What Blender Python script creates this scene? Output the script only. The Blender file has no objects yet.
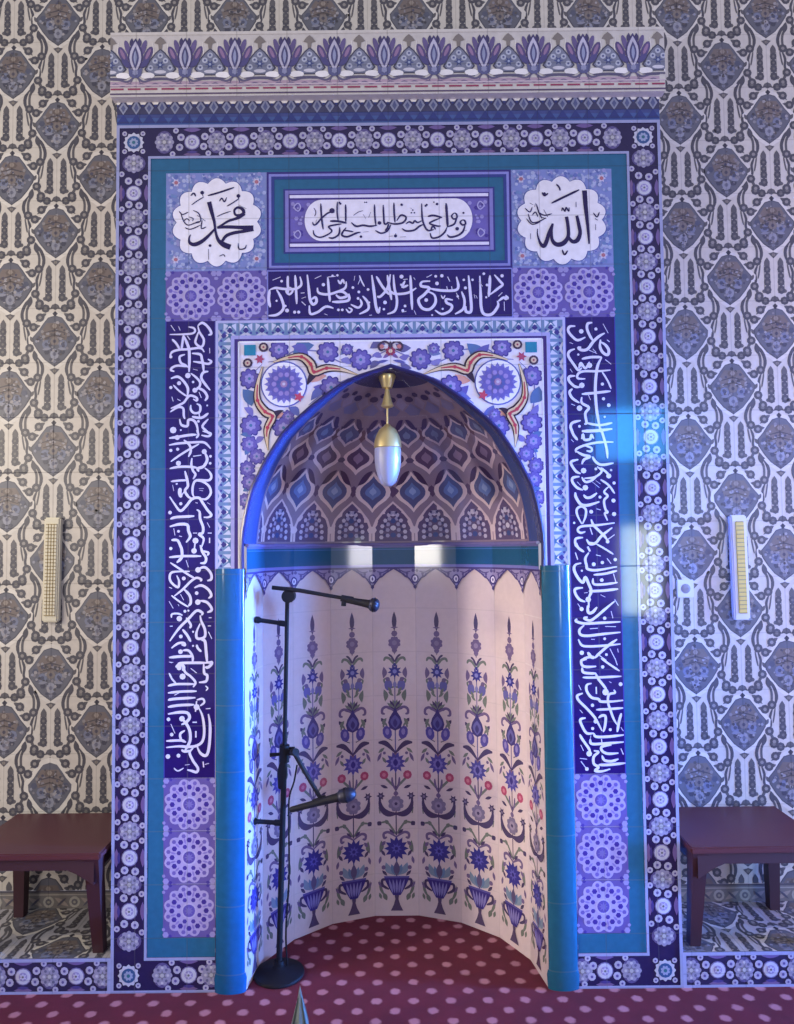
import bpy, math, random
from math import sin, cos, pi, radians as RD
random.seed(7)
SC = bpy.context.scene
COL = SC.collection
LS = 0.0007                       # thickness of one glaze layer

# ------------------------------------------------------------------ camera
CX, CD, CZ = 0.0205, 2.87, 1.6706
YAW, PIT, ROL, F = 0.000586, 0.0466, -0.01045, 740.0
cy, sy, cp, sp, cr, sr = cos(YAW), sin(YAW), cos(PIT), sin(PIT), cos(ROL), sin(ROL)
Fv = (-sy*cp, cy*cp, sp)
R0 = (cy, sy, 0.0)
U0 = (R0[1]*Fv[2]-R0[2]*Fv[1], R0[2]*Fv[0]-R0[0]*Fv[2], R0[0]*Fv[1]-R0[1]*Fv[0])
Rv = tuple(cr*a+sr*b for a, b in zip(R0, U0))
Uv = tuple(-sr*a+cr*b for a, b in zip(R0, U0))

def at(px, py, yp=0.0):
    """survey of the photograph: where the sight line of a pixel meets the vertical plane y = yp"""
    d = [Fv[i]+Rv[i]*(px-397)/F+Uv[i]*(512-py)/F for i in range(3)]
    t = (yp+CD)/d[1]
    return (CX+t*d[0], CZ+t*d[2])

from mathutils import Matrix, Vector
cam = bpy.data.cameras.new('camera')
cam.sensor_fit = 'VERTICAL'
cam.sensor_height = 24.0
cam.lens = F/1024*24.0
cam.clip_start = 0.02
co = bpy.data.objects.new('camera', cam)
COL.objects.link(co)
m = Matrix.Identity(4)
for i in range(3):
    m[i][0], m[i][1], m[i][2] = Rv[i], Uv[i], -Fv[i]
m[0][3], m[1][3], m[2][3] = CX, -CD, CZ
co.matrix_world = m
SC.camera = co

# ------------------------------------------------------------------ colours and materials
def lin(c, k=1.0):
    o = []
    for v in c:
        v = v/255.0
        v = v/12.92 if v <= 0.04045 else ((v+0.055)/1.055)**2.4
        o.append(min(0.9, v*k))
    return o

def new_mat(name):
    m = bpy.data.materials.new(name)
    m.use_nodes = True
    nt = m.node_tree
    return m, nt, nt.nodes['Principled BSDF']

def math_node(nt, op, a, b=None, c=None):
    n = nt.nodes.new('ShaderNodeMath')
    n.operation = op
    for i, v in enumerate((a, b, c)):
        if v is None: continue
        if isinstance(v, (int, float)): n.inputs[i].default_value = v
        else: nt.links.new(v, n.inputs[i])
    return n.outputs[0]

def tile_material(name, tu, tv, ou=0.0, ov=0.0, rough=0.12, grout=0.0022, dark=0.72, noise=0.16, spec=0.5):
    """glazed ceramic: painted colour, cloudy glaze, grout joints from the metre UVs"""
    m, nt, b = new_mat(name)
    at_ = nt.nodes.new('ShaderNodeAttribute'); at_.attribute_name = 'Col'
    uv = nt.nodes.new('ShaderNodeUVMap'); uv.uv_map = 'metres'
    sep = nt.nodes.new('ShaderNodeSeparateXYZ'); nt.links.new(uv.outputs[0], sep.inputs[0])
    masks = []
    for o, t, off in ((sep.outputs[0], tu, ou), (sep.outputs[1], tv, ov)):
        x = math_node(nt, 'DIVIDE', math_node(nt, 'SUBTRACT', o, off), t)
        fr = math_node(nt, 'FRACT', math_node(nt, 'ADD', x, 100.5))
        d = math_node(nt, 'ABSOLUTE', math_node(nt, 'SUBTRACT', fr, 0.5))
        masks.append(math_node(nt, 'LESS_THAN', d, grout/t/1.0))
    g = math_node(nt, 'MAXIMUM', masks[0], masks[1])
    tc = nt.nodes.new('ShaderNodeTexCoord')
    no = nt.nodes.new('ShaderNodeTexNoise'); no.inputs['Scale'].default_value = 38.0; no.inputs['Detail'].default_value = 5.0
    nt.links.new(tc.outputs['Object'], no.inputs['Vector'])
    f = math_node(nt, 'MULTIPLY_ADD', no.outputs['Fac'], noise*2, 1.0-noise)
    f2 = math_node(nt, 'MULTIPLY', f, math_node(nt, 'MULTIPLY_ADD', g, dark-1.0, 1.0))
    vm = nt.nodes.new('ShaderNodeVectorMath'); vm.operation = 'SCALE'
    nt.links.new(at_.outputs['Color'], vm.inputs[0]); nt.links.new(f2, vm.inputs['Scale'])
    nt.links.new(vm.outputs[0], b.inputs['Base Color'])
    r = math_node(nt, 'MULTIPLY_ADD', g, 0.5, rough)
    nt.links.new(r, b.inputs['Roughness'])
    b.inputs['Specular IOR Level'].default_value = spec
    return m

def plain_material(name, col, rough=0.4, metal=0.0, noise=0.15, scale=30.0, k=1.0, **kw):
    m, nt, b = new_mat(name)
    tc = nt.nodes.new('ShaderNodeTexCoord')
    no = nt.nodes.new('ShaderNodeTexNoise'); no.inputs['Scale'].default_value = scale; no.inputs['Detail'].default_value = 4.0
    nt.links.new(tc.outputs['Object'], no.inputs['Vector'])
    mx = nt.nodes.new('ShaderNodeMix'); mx.data_type = 'RGBA'
    c = lin(col, k)
    mx.inputs[6].default_value = [v*(1-noise) for v in c]+[1]
    mx.inputs[7].default_value = [min(1, v*(1+noise)) for v in c]+[1]
    nt.links.new(no.outputs['Fac'], mx.inputs[0])
    nt.links.new(mx.outputs[2], b.inputs['Base Color'])
    b.inputs['Roughness'].default_value = rough
    b.inputs['Metallic'].default_value = metal
    for kk, v in kw.items():
        b.inputs[kk.replace('_', ' ')].default_value = v
    return m

M_FACADE = tile_material('glazed_facade_tile', 0.198, 0.198, 0.0, 0.002, rough=0.08)
M_BAND = tile_material('dark_glazed_band', 50, 50, 25, 25, rough=0.06, noise=0.06, spec=0.8)
M_LETTER = tile_material('glazed_lettering', 50, 50, 25, 25, noise=0.06)
M_NICHE = tile_material('glazed_niche_tile', 0.199, 0.2, 0.0995, 1.387-1.4, rough=0.11, dark=0.82, noise=0.08)
M_WALL = tile_material('glazed_wall_tile', 0.201, 0.2455, 0.1085, 0.05, rough=0.42, noise=0.14, dark=0.85)
M_COLUMN = tile_material('turquoise_column_glaze', 40, 0.25, 20, 0.07, rough=0.10, noise=0.18, dark=0.7)
M_BLACK = plain_material('black_metal', (22, 20, 28), 0.65, Specular_IOR_Level=0.2)
M_GRILLE = plain_material('microphone_grille', (38, 36, 52), 0.5, 0.5, 0.5, 300)
M_BRASS = plain_material('polished_brass', (214, 192, 134), 0.3, 0.6, 0.1, 20)
M_GLASS = plain_material('frosted_lamp_glass', (170, 172, 206), 0.35, 0.0, 0.05, 10, Transmission_Weight=0.25)
M_WOOD = plain_material('red_brown_painted_wood', (88, 42, 48), 0.42, 0.0, 0.14, 9)
M_WOODSHADE = plain_material('shaded_red_brown_wood', (64, 34, 42), 0.5, 0.0, 0.14, 9)  # table wood again, with the shade under the tabletop put into its colour
M_WHITE = plain_material('white_plastic', (226, 222, 222), 0.4, 0.0, 0.04, 10)
M_LED = plain_material('cream_led_panel', (226, 196, 104), 0.45, 0.0, 0.08, 60)
M_LEDDARK = plain_material('led_divider', (160, 140, 96), 0.5, 0.0, 0.1, 60)
M_LEDPALE = plain_material('pale_led_panel', (226, 218, 190), 0.45, 0.0, 0.06, 60)
M_SOCKET = plain_material('grey_socket', (150, 140, 138), 0.5, 0.0, 0.1, 40)
M_GREEN = plain_material('grey_green_metal', (108, 118, 118), 0.4, 0.3, 0.2, 60)

# ------------------------------------------------------------------ object helpers
def tag(o, label=None, cat=None, group=None, kind=None):
    for k, v in (('label', label), ('category', cat), ('group', group), ('kind', kind)):
        if v: o[k] = v
    return o

def empty(name, loc=(0, 0, 0), **kw):
    o = bpy.data.objects.new(name, None)
    o.empty_display_size = 0.1
    COL.objects.link(o)
    o.location = loc
    return tag(o, **kw)

def link(name, me, mat, parent=None, smooth=False):
    me.materials.append(mat)
    if smooth:
        me.polygons.foreach_set('use_smooth', [True]*len(me.polygons))
    o = bpy.data.objects.new(name, me)
    COL.objects.link(o)
    if parent: o.parent = parent
    return o

def clip(pts, axis, lim, keep_above):
    out = []
    n = len(pts)
    for i in range(n):
        a, b = pts[i], pts[(i+1) % n]
        ia = (a[axis] >= lim) == keep_above or a[axis] == lim
        ib = (b[axis] >= lim) == keep_above or b[axis] == lim
        if ia: out.append(a)
        if ia != ib:
            t = (lim-a[axis])/(b[axis]-a[axis])
            out.append((a[0]+t*(b[0]-a[0]), a[1]+t*(b[1]-a[1])))
    return out

def spline(pts, n=5, closed=False):
    """Catmull-Rom through the points"""
    out = []
    N = len(pts)
    if N < 3 and not closed: return list(pts)
    segs = N if closed else N-1
    for i in range(segs):
        if closed:
            p = [pts[(i+j-1) % N] for j in range(4)]
        else:
            p = [pts[max(0, min(N-1, i+j-1))] for j in range(4)]
        for s in range(n):
            t = s/n
            out.append(tuple(0.5*(2*p[1][k]+(p[2][k]-p[0][k])*t+(2*p[0][k]-5*p[1][k]+4*p[2][k]-p[3][k])*t*t
                             + (3*p[1][k]-p[0][k]-3*p[2][k]+p[3][k])*t**3) for k in range(len(p[1]))))
    if not closed: out.append(tuple(pts[-1]))
    return out

class Pat:
    """painted tile work: flat shapes in metre coordinates (u, v) mapped on to a surface"""
    def __init__(s, fn, limits=None, k=1.0, jitter=0.06):
        s.fn, s.V, s.Fc, s.C, s.UV, s.lim, s.k, s.j = fn, [], [], [], [], limits, k, jitter
        s.ox = s.oy = 0.0; s.sx = s.sy = 1.0; s.rot = 0.0
        s.bold = (1.0, 1.0, 1.0); s.cells = None; s.keep_out = None
    def frame(s, ox=0.0, oy=0.0, sx=1.0, sy=None, rot=0.0):
        s.ox, s.oy, s.sx, s.sy, s.rot = ox, oy, sx, sx if sy is None else sy, rot
        return s
    def tr(s, p):
        x, y = p[0]*s.sx, p[1]*s.sy
        if s.rot:
            c, q = cos(s.rot), sin(s.rot)
            x, y = x*c-y*q, x*q+y*c
        return (x+s.ox, y+s.oy)
    def poly(s, pts, col, l=0.0, jit=None, raw=False):
        q = list(pts) if raw else [s.tr(p) for p in pts]
        if s.lim:
            u0, u1, v0, v1 = s.lim
            if u0 is not None: q = clip(q, 0, u0, True)
            if len(q) > 2 and u1 is not None: q = clip(q, 0, u1, False)
            if len(q) > 2 and v0 is not None: q = clip(q, 1, v0, True)
            if len(q) > 2 and v1 is not None: q = clip(q, 1, v1, False)
        if s.keep_out: q = [s.keep_out(u, v) for u, v in q]
        if len(q) < 3: return
        l += (len(s.Fc) % 40)*0.01        # neighbours never share one plane
        if s.cells and not raw:
            s.poly_cells(q, col, l, jit)
            return
        b = len(s.V)
        s.V += [s.fn(u, v, l) for u, v in q]
        s.UV += q
        s.Fc.append(list(range(b, b+len(q))))
        j = s.j if jit is None else jit
        g = 1+random.uniform(-j, j)
        c = lin(col, s.k)
        s.C.append([c[0]*g, c[1]*g, c[2]*g, 1.0])
    def poly_cells(s, q, col, l, jit):
        """cut a shape along the facets of the surface below it, so that it hugs the curve"""
        us, vs = s.cells
        g = 1+random.uniform(-s.j, s.j)
        lim, s.lim, kk, s.k = s.lim, None, s.k, s.k*g
        ua, ub = min(a[0] for a in q), max(a[0] for a in q)
        va, vb = min(a[1] for a in q), max(a[1] for a in q)
        for u0, u1 in zip(us[:-1], us[1:]):
            if u1 <= ua or u0 >= ub: continue
            q1 = clip(clip(q, 0, u0, True), 0, u1, False)
            if len(q1) < 3: continue
            for v0, v1 in zip(vs[:-1], vs[1:]):
                if v1 <= va or v0 >= vb: continue
                q2 = clip(clip(q1, 1, v0, True), 1, v1, False)
                if len(q2) > 2: s.poly(q2, col, l, 0.0, raw=True)
        s.lim, s.k = lim, kk
    def rect(s, u0, v0, u1, v1, col, l=0.0, jit=0.0):
        s.poly([(u0, v0), (u1, v0), (u1, v1), (u0, v1)], col, l, jit)
    def circ(s, u, v, r, col, l=0.0, n=12, ry=None, rot=0.0, jit=None):
        ry = r if ry is None else ry
        r *= s.bold[2]; ry *= s.bold[2]
        c, q = cos(rot), sin(rot)
        s.poly([(u+r*cos(2*pi*i/n)*c-ry*sin(2*pi*i/n)*q, v+r*cos(2*pi*i/n)*q+ry*sin(2*pi*i/n)*c) for i in range(n)], col, l, jit)
    def star(s, u, v, r0, r1, n, col, l=0.0, ph=0.0, jit=None):
        s.poly([(u+(r0 if i % 2 else r1)*cos(pi*i/n+ph), v+(r0 if i % 2 else r1)*sin(pi*i/n+ph)) for i in range(2*n)], col, l, jit)
    def lobes(s, u, v, r, amp, n, col, l=0.0, ph=0.0, m=6):
        N = n*m
        s.poly([(u+(r+amp*abs(sin(n*t/2)))*cos(t+ph), v+(r+amp*abs(sin(n*t/2)))*sin(t+ph)) for t in [2*pi*i/N for i in range(N)]], col, l)
    def leaf(s, p, q, w, col, l=0.0, bend=0.0, n=6):
        """pointed leaf from p to q"""
        dx, dy = q[0]-p[0], q[1]-p[1]
        w *= s.bold[1]
        a, b = [], []
        for i in range(n+1):
            t = i/n
            h = w/2*sin(pi*t)
            o = bend*sin(pi*t)
            a.append((p[0]+dx*t-dy*(o)-dy/max(1e-9, math.hypot(dx, dy))*h, p[1]+dy*t+dx*o+dx/max(1e-9, math.hypot(dx, dy))*h))
            b.append((p[0]+dx*t-dy*(o)+dy/max(1e-9, math.hypot(dx, dy))*h, p[1]+dy*t+dx*o-dx/max(1e-9, math.hypot(dx, dy))*h))
        s.poly(a+b[::-1][1:-1], col, l)
    def stroke(s, pts, w, col, l=0.0, taper=0.45, n=4, smooth=True, closed=False):
        """brush stroke; w is one width or one per point"""
        ws = [v*s.bold[0] for v in (w if isinstance(w, (list, tuple)) else [w]*len(pts))]
        P = [(p[0], p[1], q) for p, q in zip(pts, ws)]
        P = spline(P, n, closed) if smooth and len(P) > 2 else P
        if closed: P.append(P[0])
        L, Rr = [], []
        N = len(P)
        for i, (x, y, ww) in enumerate(P):
            if closed:
                a, b = P[(i-1) % (N-1)], P[(i+1) % (N-1)]
            else:
                a, b = P[max(0, i-1)], P[min(N-1, i+1)]
            dx, dy = b[0]-a[0], b[1]-a[1]
            d = math.hypot(dx, dy) or 1e-9
            e = 1.0
            if not closed and not isinstance(w, (list, tuple)):
                t = i/(N-1)
                e = taper+(1-taper)*min(1.0, min(t, 1-t)*5)
            h = ww/2*e
            L.append((x-dy/d*h, y+dx/d*h)); Rr.append((x+dy/d*h, y-dx/d*h))
        for i in range(N-1):
            s.poly([L[i], L[i+1], Rr[i+1], Rr[i]], col, l, 0.0)
    def build(s, name, mat, parent=None):
        me = bpy.data.meshes.new(name)
        me.from_pydata(s.V, [], s.Fc)
        ca = me.attributes.new('Col', 'FLOAT_COLOR', 'FACE')
        ca.data.foreach_set('color', [v for c in s.C for v in c])
        uv = me.uv_layers.new(name='metres')
        flat = []
        for f in s.Fc:
            for i in f: flat += s.UV[i]
        uv.data.foreach_set('uv', flat)
        return link(name, me, mat, parent)

class MB:
    """solid shapes gathered into one mesh"""
    def __init__(s): s.V, s.Fc = [], []
    def add(s, V, Fc):
        b = len(s.V); s.V += [tuple(v) for v in V]; s.Fc += [[i+b for i in f] for f in Fc]
        return s
    def box(s, c, d, bev=0.0, rz=0.0):
        """box with chamfered edges"""
        hx, hy, hz = d[0]/2, d[1]/2, d[2]/2
        import bmesh
        bm = bmesh.new()
        bmesh.ops.create_cube(bm, size=1.0)
        for v in bm.verts: v.co = Vector((v.co.x*d[0], v.co.y*d[1], v.co.z*d[2]))
        if bev: bmesh.ops.bevel(bm, geom=bm.edges[:], offset=bev, segments=2, affect='EDGES')
        bm.verts.ensure_lookup_table()
        V = []
        for v in bm.verts:
            x, y, z = v.co
            V.append((c[0]+x*cos(rz)-y*sin(rz), c[1]+x*sin(rz)+y*cos(rz), c[2]+z))
        s.add(V, [[v.index for v in f.verts] for f in bm.faces])
        bm.free()
        return s
    def tube(s, pts, radii, n=14):
        if not isinstance(radii, (list, tuple)): radii = [radii]*len(pts)
        P = [Vector(p) for p in pts]
        V, Fc = [], []
        up = None
        for i, p in enumerate(P):
            d = (P[min(len(P)-1, i+1)]-P[max(0, i-1)]).normalized()
            if up is None:
                up = Vector((0, 0, 1)) if abs(d.z) < 0.9 else Vector((0, 1, 0))
            x = d.cross(up).normalized(); y = x.cross(d).normalized(); up = y
            for k in range(n):
                a = 2*pi*k/n
                V.append(p+x*(radii[i]*cos(a))+y*(radii[i]*sin(a)))
        for i in range(len(P)-1):
            for k in range(n):
                Fc.append([i*n+k, i*n+(k+1) % n, (i+1)*n+(k+1) % n, (i+1)*n+k])
        Fc.append(list(range(n))[::-1]); Fc.append([(len(P)-1)*n+k for k in range(n)])
        return s.add(V, Fc)
    def lathe(s, prof, c=(0, 0, 0), n=32, a0=0.0, a1=2*pi):
        full = abs(a1-a0-2*pi) < 1e-6
        cnt = n if full else n+1
        V, Fc = [], []
        for r, z in prof:
            for k in range(cnt):
                a = a0+(a1-a0)*k/n
                V.append((c[0]+r*cos(a), c[1]+r*sin(a), c[2]+z))
        for i in range(len(prof)-1):
            for k in range(n):
                k2 = (k+1) % cnt
                Fc.append([i*cnt+k, i*cnt+k2, (i+1)*cnt+k2, (i+1)*cnt+k])
        return s.add(V, Fc)
    def build(s, name, mat, parent=None, smooth=True, angle=40):
        me = bpy.data.meshes.new(name)
        me.from_pydata(s.V, [], s.Fc)
        me.update()
        o = link(name, me, mat, parent)
        if smooth:
            me.polygons.foreach_set('use_smooth', [True]*len(me.polygons))
            me.set_sharp_from_angle(angle=RD(angle))
        return o

# ------------------------------------------------------------------ palette (as the glaze looks in even light)
NAVY = (38, 25, 100); DARK = (42, 34, 92); INK = (36, 26, 78); TEAL = (40, 98, 136); LET = (212, 206, 240)
LAV = (150, 148, 206); PALE = (190, 190, 212); WHITE = (232, 228, 238); PURP = (104, 88, 168)
CREAM = (214, 206, 190); GREY = (112, 110, 122); CHAR = (74, 74, 88); BLUE = (70, 84, 150); LINE = (152, 156, 198)
front = lambda u, v, l: (u, -l*LS, v)
HALF = 1.08

# ================================================================== MIHRAB
mihrab = empty('mihrab', (0, 0, 0), label='tall blue tiled prayer niche with domed arch, inscriptions and turquoise columns', cat='prayer niche')

# ---- body of the projecting block: sides and top
b = Pat(lambda u, v, l: (u, v, l))
mbk = MB()
D0 = 0.39
mbk.add([(-HALF, 0, 0), (-HALF, D0, 0), (-HALF, D0, 3.70), (-HALF, 0, 3.70)], [[0, 1, 2, 3]])
mbk.add([(HALF, 0, 0), (HALF, D0, 0), (HALF, D0, 3.70), (HALF, 0, 3.70)], [[0, 1, 2, 3]])
mbk.add([(-HALF, 0, 3.70), (HALF, 0, 3.70), (HALF, D0, 3.70), (-HALF, D0, 3.70)], [[0, 1, 2, 3]])
mbk.build('masonry_block', plain_material('pale_blue_edge_tile', (150, 152, 200), 0.2, 0, 0.1, 20), mihrab, smooth=False)

# ---- flower border: running bands of flowers on dark ground
def flower_unit(p, kind):
    """one stretch of the border, running along local y, unit = pixels of the survey"""
    if kind == 'round':
        p.circ(0, 0, 8.2, (120, 112, 168), 1.0, 14); p.circ(0, 0, 7.2, PALE, 2, 14)
        p.circ(0, 0, 4.3, (150, 140, 196), 3, 10); p.star(0, 0, 2.0, 4.0, 6, (188, 186, 214), 4); p.circ(0, 0, 1.2, GREY, 5, 6)
    else:
        p.circ(0, 0, 12, (92, 84, 136), 1, 16, 9.2)
        p.lobes(0, 0, 8.2, 1.8, 10, (150, 146, 178), 2)
        for a in range(8):
            p.circ(7.2*cos(a*pi/4), 5.6*sin(a*pi/4), 1.5, (104, 104, 140) if a % 2 else (186, 184, 200), 3, 6)
        p.star(0, 0, 2.4, 5.2, 6, (122, 120, 140), 3); p.circ(0, 0, 2.0, (178, 176, 184), 4, 8)

def small_flower(p, x, y, r=3.9):
    p.circ(x, y, r, (174, 171, 200), 2, 9); p.circ(x, y, r*0.38, (96, 84, 150), 3, 6)

def flower_run(p, along, c0, c1, across, horizontal, end_half=True, w=28):
    """circles at the given positions, ovals between them"""
    s = 0.00388
    def fr(pos):
        if horizontal: p.frame(pos, across, s, s, pi/2)
        else: p.frame(across, pos, s, s, 0)
    for i, pos in enumerate(along):
        fr(pos); flower_unit(p, 'round')
        p.leaf((13, -9), (13, 9), 5, (112, 92, 150), 1); p.leaf((-13, -9), (-13, 9), 5, (118, 94, 140), 1)
        p.leaf((-10.5, -6), (-10.5, 6), 3, (74, 64, 130), 2)
        for x, y in ((-5.4, 12.8), (5, 11.4), (-4.8, -11.8), (5.6, -13)):
            small_flower(p, x, y)
        for x, y in ((-12, -16.6), (12, 16.6), (12.4, -20), (-12.4, 20)):
            small_flower(p, x, y, 3.0)
    pts = list(along)
    mids = [(a+b_)/2 for a, b_ in zip(pts[:-1], pts[1:])]
    for mpos in mids+[v for v in (c0, c1) if v is not None]:
        fr(mpos); flower_unit(p, 'oval')
    p.frame()

def corner_flower(p, x, z):
    p.frame(x, z, 0.00388)
    p.star(0, 0, 9.0, 10.6, 12, PALE, 2); p.circ(0, 0, 7.0, (60, 90, 140), 3, 12)
    p.lobes(0, 0, 3.4, 1.3, 8, (150, 160, 196), 4); p.circ(0, 0, 1.8, (60, 110, 130), 5, 8)
    for a in range(4):
        t = a*pi/2+pi/4
        small_flower(p, 13.2*cos(t), 13.2*sin(t), 2.6)
    p.frame()

p = Pat(front)
BI, BO = 0.951, 1.074
for sx in (-1, 1):
    a, c = sorted((sx*BI, sx*HALF))
    p.rect(a, 0, c, 3.355, (42, 35, 78))
    p.rect(*sorted((sx*1.068, sx*HALF))[:1], 0, sorted((sx*1.068, sx*HALF))[1], 3.355, LINE, 4)
    p.rect(sorted((sx*0.944, sx*0.954))[0], 0.12, sorted((sx*0.944, sx*0.954))[1], 3.228, LINE, 4)
    p.rect(*(lambda q: (q[0], 0.0, q[1], 0.13))(sorted((sx*0.686, sx*BI))), (42, 35, 78))
    p.rect(*(lambda q: (q[0], 0.119, q[1], 0.13))(sorted((sx*0.686, sx*0.954))), LINE, 4)
    p.rect(*(lambda q: (q[0], 0.0, q[1], 0.010))(sorted((sx*0.686, sx*HALF))), LINE, 4)
    zz = [1.69+0.1985*k for k in range(-7, 8)]
    flower_run(p, zz, zz[0]-0.11, zz[-1]+0.12, sx*1.011, False)
    flower_run(p, [sx*0.785], sx*0.885, sx*0.70, 0.064, True)
    corner_flower(p, sx*1.012, 3.285); corner_flower(p, sx*1.012, 0.064)
p.rect(-BI, 3.218, BI, 3.355, (42, 35, 78)); p.rect(-0.954, 3.218, 0.954, 3.228, LINE, 4); p.rect(-HALF, 3.343, HALF, 3.355, LINE, 4)
xx = [0.195*k for k in range(-4, 5)]
flower_run(p, xx, xx[0]-0.11, xx[-1]+0.11, 3.285, True)
p.build('flower_border', M_FACADE, mihrab)

# ---- plain turquoise border
p = Pat(front)
for sx in (-1, 1):
    q = sorted((sx*0.883, sx*0.944)); p.rect(q[0], 0.13, q[1], 3.218, TEAL)
    q = sorted((sx*0.686, sx*0.883)); p.rect(q[0], 0.13, q[1], 0.202, TEAL)
p.rect(-0.883, 3.159, 0.883, 3.218, TEAL)
p.build('turquoise_border', M_FACADE, mihrab)

# ---- cornice with tulips
p = Pat(lambda u, v, l: (u, -0.04-l*LS, v))
CW = 1.092
CZ0, CZ1 = 3.448, 3.708
p.rect(-CW, CZ0, CW, CZ1, (206, 200, 196))
S = 0.0006
def y(v): return v-55
for k in range(-6, 7):
    ox = -0.013+0.196*k
    if abs(ox) > 1.10: continue
    p.frame(ox, CZ1-0.002, S, -S)
    p.lim = (-CW, CW, None, None)
    for sx in (-1, 1):
        p.circ(sx*82, y(205), 25, (92, 80, 128), 2, 12, 62, sx*0.42); p.circ(sx*84, y(200), 11, (150, 120, 158), 3, 8, 40, sx*0.42)
        p.circ(sx*52, y(158), 17, (104, 92, 138), 2.6, 12, 56, sx*0.30); p.circ(sx*60, y(262), 20, (84, 80, 130), 2.5, 10, 44, sx*0.70)
        p.leaf((sx*30, y(150)), (sx*24, y(90)), 26, (74, 68, 108), 2)
        p.stroke([(0, y(345)), (sx*50, y(385)), (sx*110, y(372)), (sx*172, y(372))], 14, (104, 98, 128), 2.2)
        p.stroke([(sx*10, y(350)), (sx*32, y(395))], 12, (104, 98, 128), 2.2)
        p.stroke([(sx*112, y(120)), (sx*118, y(230)), (sx*70, y(320))], 5, (238, 232, 226), 1.5)
    p.leaf((0, y(335)), (0, y(92)), 100, (74, 68, 112), 3.5); p.leaf((0, y(330)), (0, y(112)), 78, (196, 192, 214), 4); p.leaf((0, y(300)), (0, y(150)), 46, (84, 84, 128), 5)
    p.leaf((0, y(275)), (0, y(175)), 22, (150, 156, 190), 6)
    p.poly([(-46, y(292)), (-40, y(345)), (-16, y(362)), (16, y(362)), (40, y(345)), (46, y(292)), (0, y(316))], (96, 98, 140), 5)
    p.lobes(0, y(326), 15, 5, 6, (146, 148, 180), 6)
    p.poly([(-170, y(384)), (170, y(384)), (170, y(422)), (-170, y(422))], (180, 156, 174), 1)
    for sx in (-1, 1):
        p.stroke([(0, y(418)), (sx*40, y(398)), (sx*85, y(416)), (sx*130, y(398)), (sx*170, y(416))], 8, (120, 108, 140), 1.6)
for k in range(-6, 6):
    ox = -0.013+0.196*(k+0.5)
    if abs(ox) > 1.10: continue
    p.frame(ox, CZ1-0.002, S, -S)
    p.poly([(0, y(162)), (34, y(192)), (70, y(238)), (106, y(303)), (66, y(348)), (-66, y(348)), (-106, y(303)), (-70, y(238)), (-34, y(192))], (72, 72, 92), 2)
    p.poly([(0, y(174)), (28, y(198)), (62, y(243)), (94, y(303)), (60, y(340)), (-60, y(340)), (-94, y(303)), (-62, y(243)), (-28, y(198))], (122, 126, 148), 2.5)
    for x, yy in ((0, 212), (-34, 246), (34, 246), (-64, 294), (64, 294)):
        p.circ(x, y(yy), 19, (184, 188, 206), 3, 8); p.circ(x, y(yy), 8, (92, 98, 140), 4, 6)
    p.star(0, y(274), 14, 34, 6, (74, 84, 132), 3); p.circ(0, y(274), 9, (160, 170, 200), 4, 6)
    p.circ(0, y(322), 40, (204, 202, 214), 3.5, 12, 12)
    p.poly([(0, y(82)), (22, y(100)), (40, y(126)), (14, y(134)), (10, y(168)), (-10, y(168)), (-14, y(134)), (-40, y(126)), (-22, y(100))], (134, 126, 122), 2.2)
    for sx in (-1, 1): p.circ(sx*84, y(346), 48, (240, 236, 238), 3.2, 12, 22)
    p.stroke([(-104, y(370)), (0, y(364)), (104, y(370))], 12, (96, 92, 118), 3.4)
p.frame()
for k in range(-16, 17):
    u = 0.0665*k
    p.rect(u-0.025, CZ0+0.026, u+0.025, CZ0+0.033, (152, 66, 96), 3)
p.rect(-CW, CZ0+0.007, CW, CZ0+0.013, (88, 72, 104), 3); p.rect(-CW, CZ0+0.043, CW, CZ0+0.048, (206, 190, 200), 3); p.rect(-CW, CZ1-0.012, CW, CZ1, (212, 206, 200), 3)
co_ = p.build('cornice', M_FACADE, mihrab)
mb = MB(); mb.box((0, -0.018, (CZ0+CZ1)/2), (2*CW-0.002, 0.04, CZ1-CZ0-0.002)); mb.build('cornice_core', plain_material('cornice_edge', (196, 190, 192), 0.3), co_, smooth=False)

# ---- zigzag frieze
p = Pat(front)
p.rect(-HALF, 3.355, HALF, 3.473, (66, 76, 132))
p.rect(-HALF, 3.355, HALF, 3.385, (70, 92, 150), 1); p.rect(-HALF, 3.44, HALF, 3.473, (240, 234, 226), 1)
n = 42
w = 2*HALF/n
for i in range(n):
    c = -HALF+(i+0.5)*w
    h = 3.468 if i % 2 else 3.462
    p.poly([(c-w/2, 3.428), (c, h), (c+w/2, 3.428), (c+w/2, 3.40), (c-w/2, 3.40)], (66, 66, 98), 2)
    p.poly([(c-w*0.36, 3.426), (c, h-0.011), (c+w*0.36, 3.426), (c, 3.398)], (142, 146, 170), 3)
    p.poly([(c-w*0.18, 3.424), (c, h-0.024), (c+w*0.18, 3.424), (c, 3.408)], (92, 98, 136), 4)
    p.poly([(c, 3.40), (c+w/2, 3.362), (c-w/2, 3.362)], (52, 62, 124), 2)
p.build('zigzag_frieze', M_FACADE, mihrab)

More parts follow.
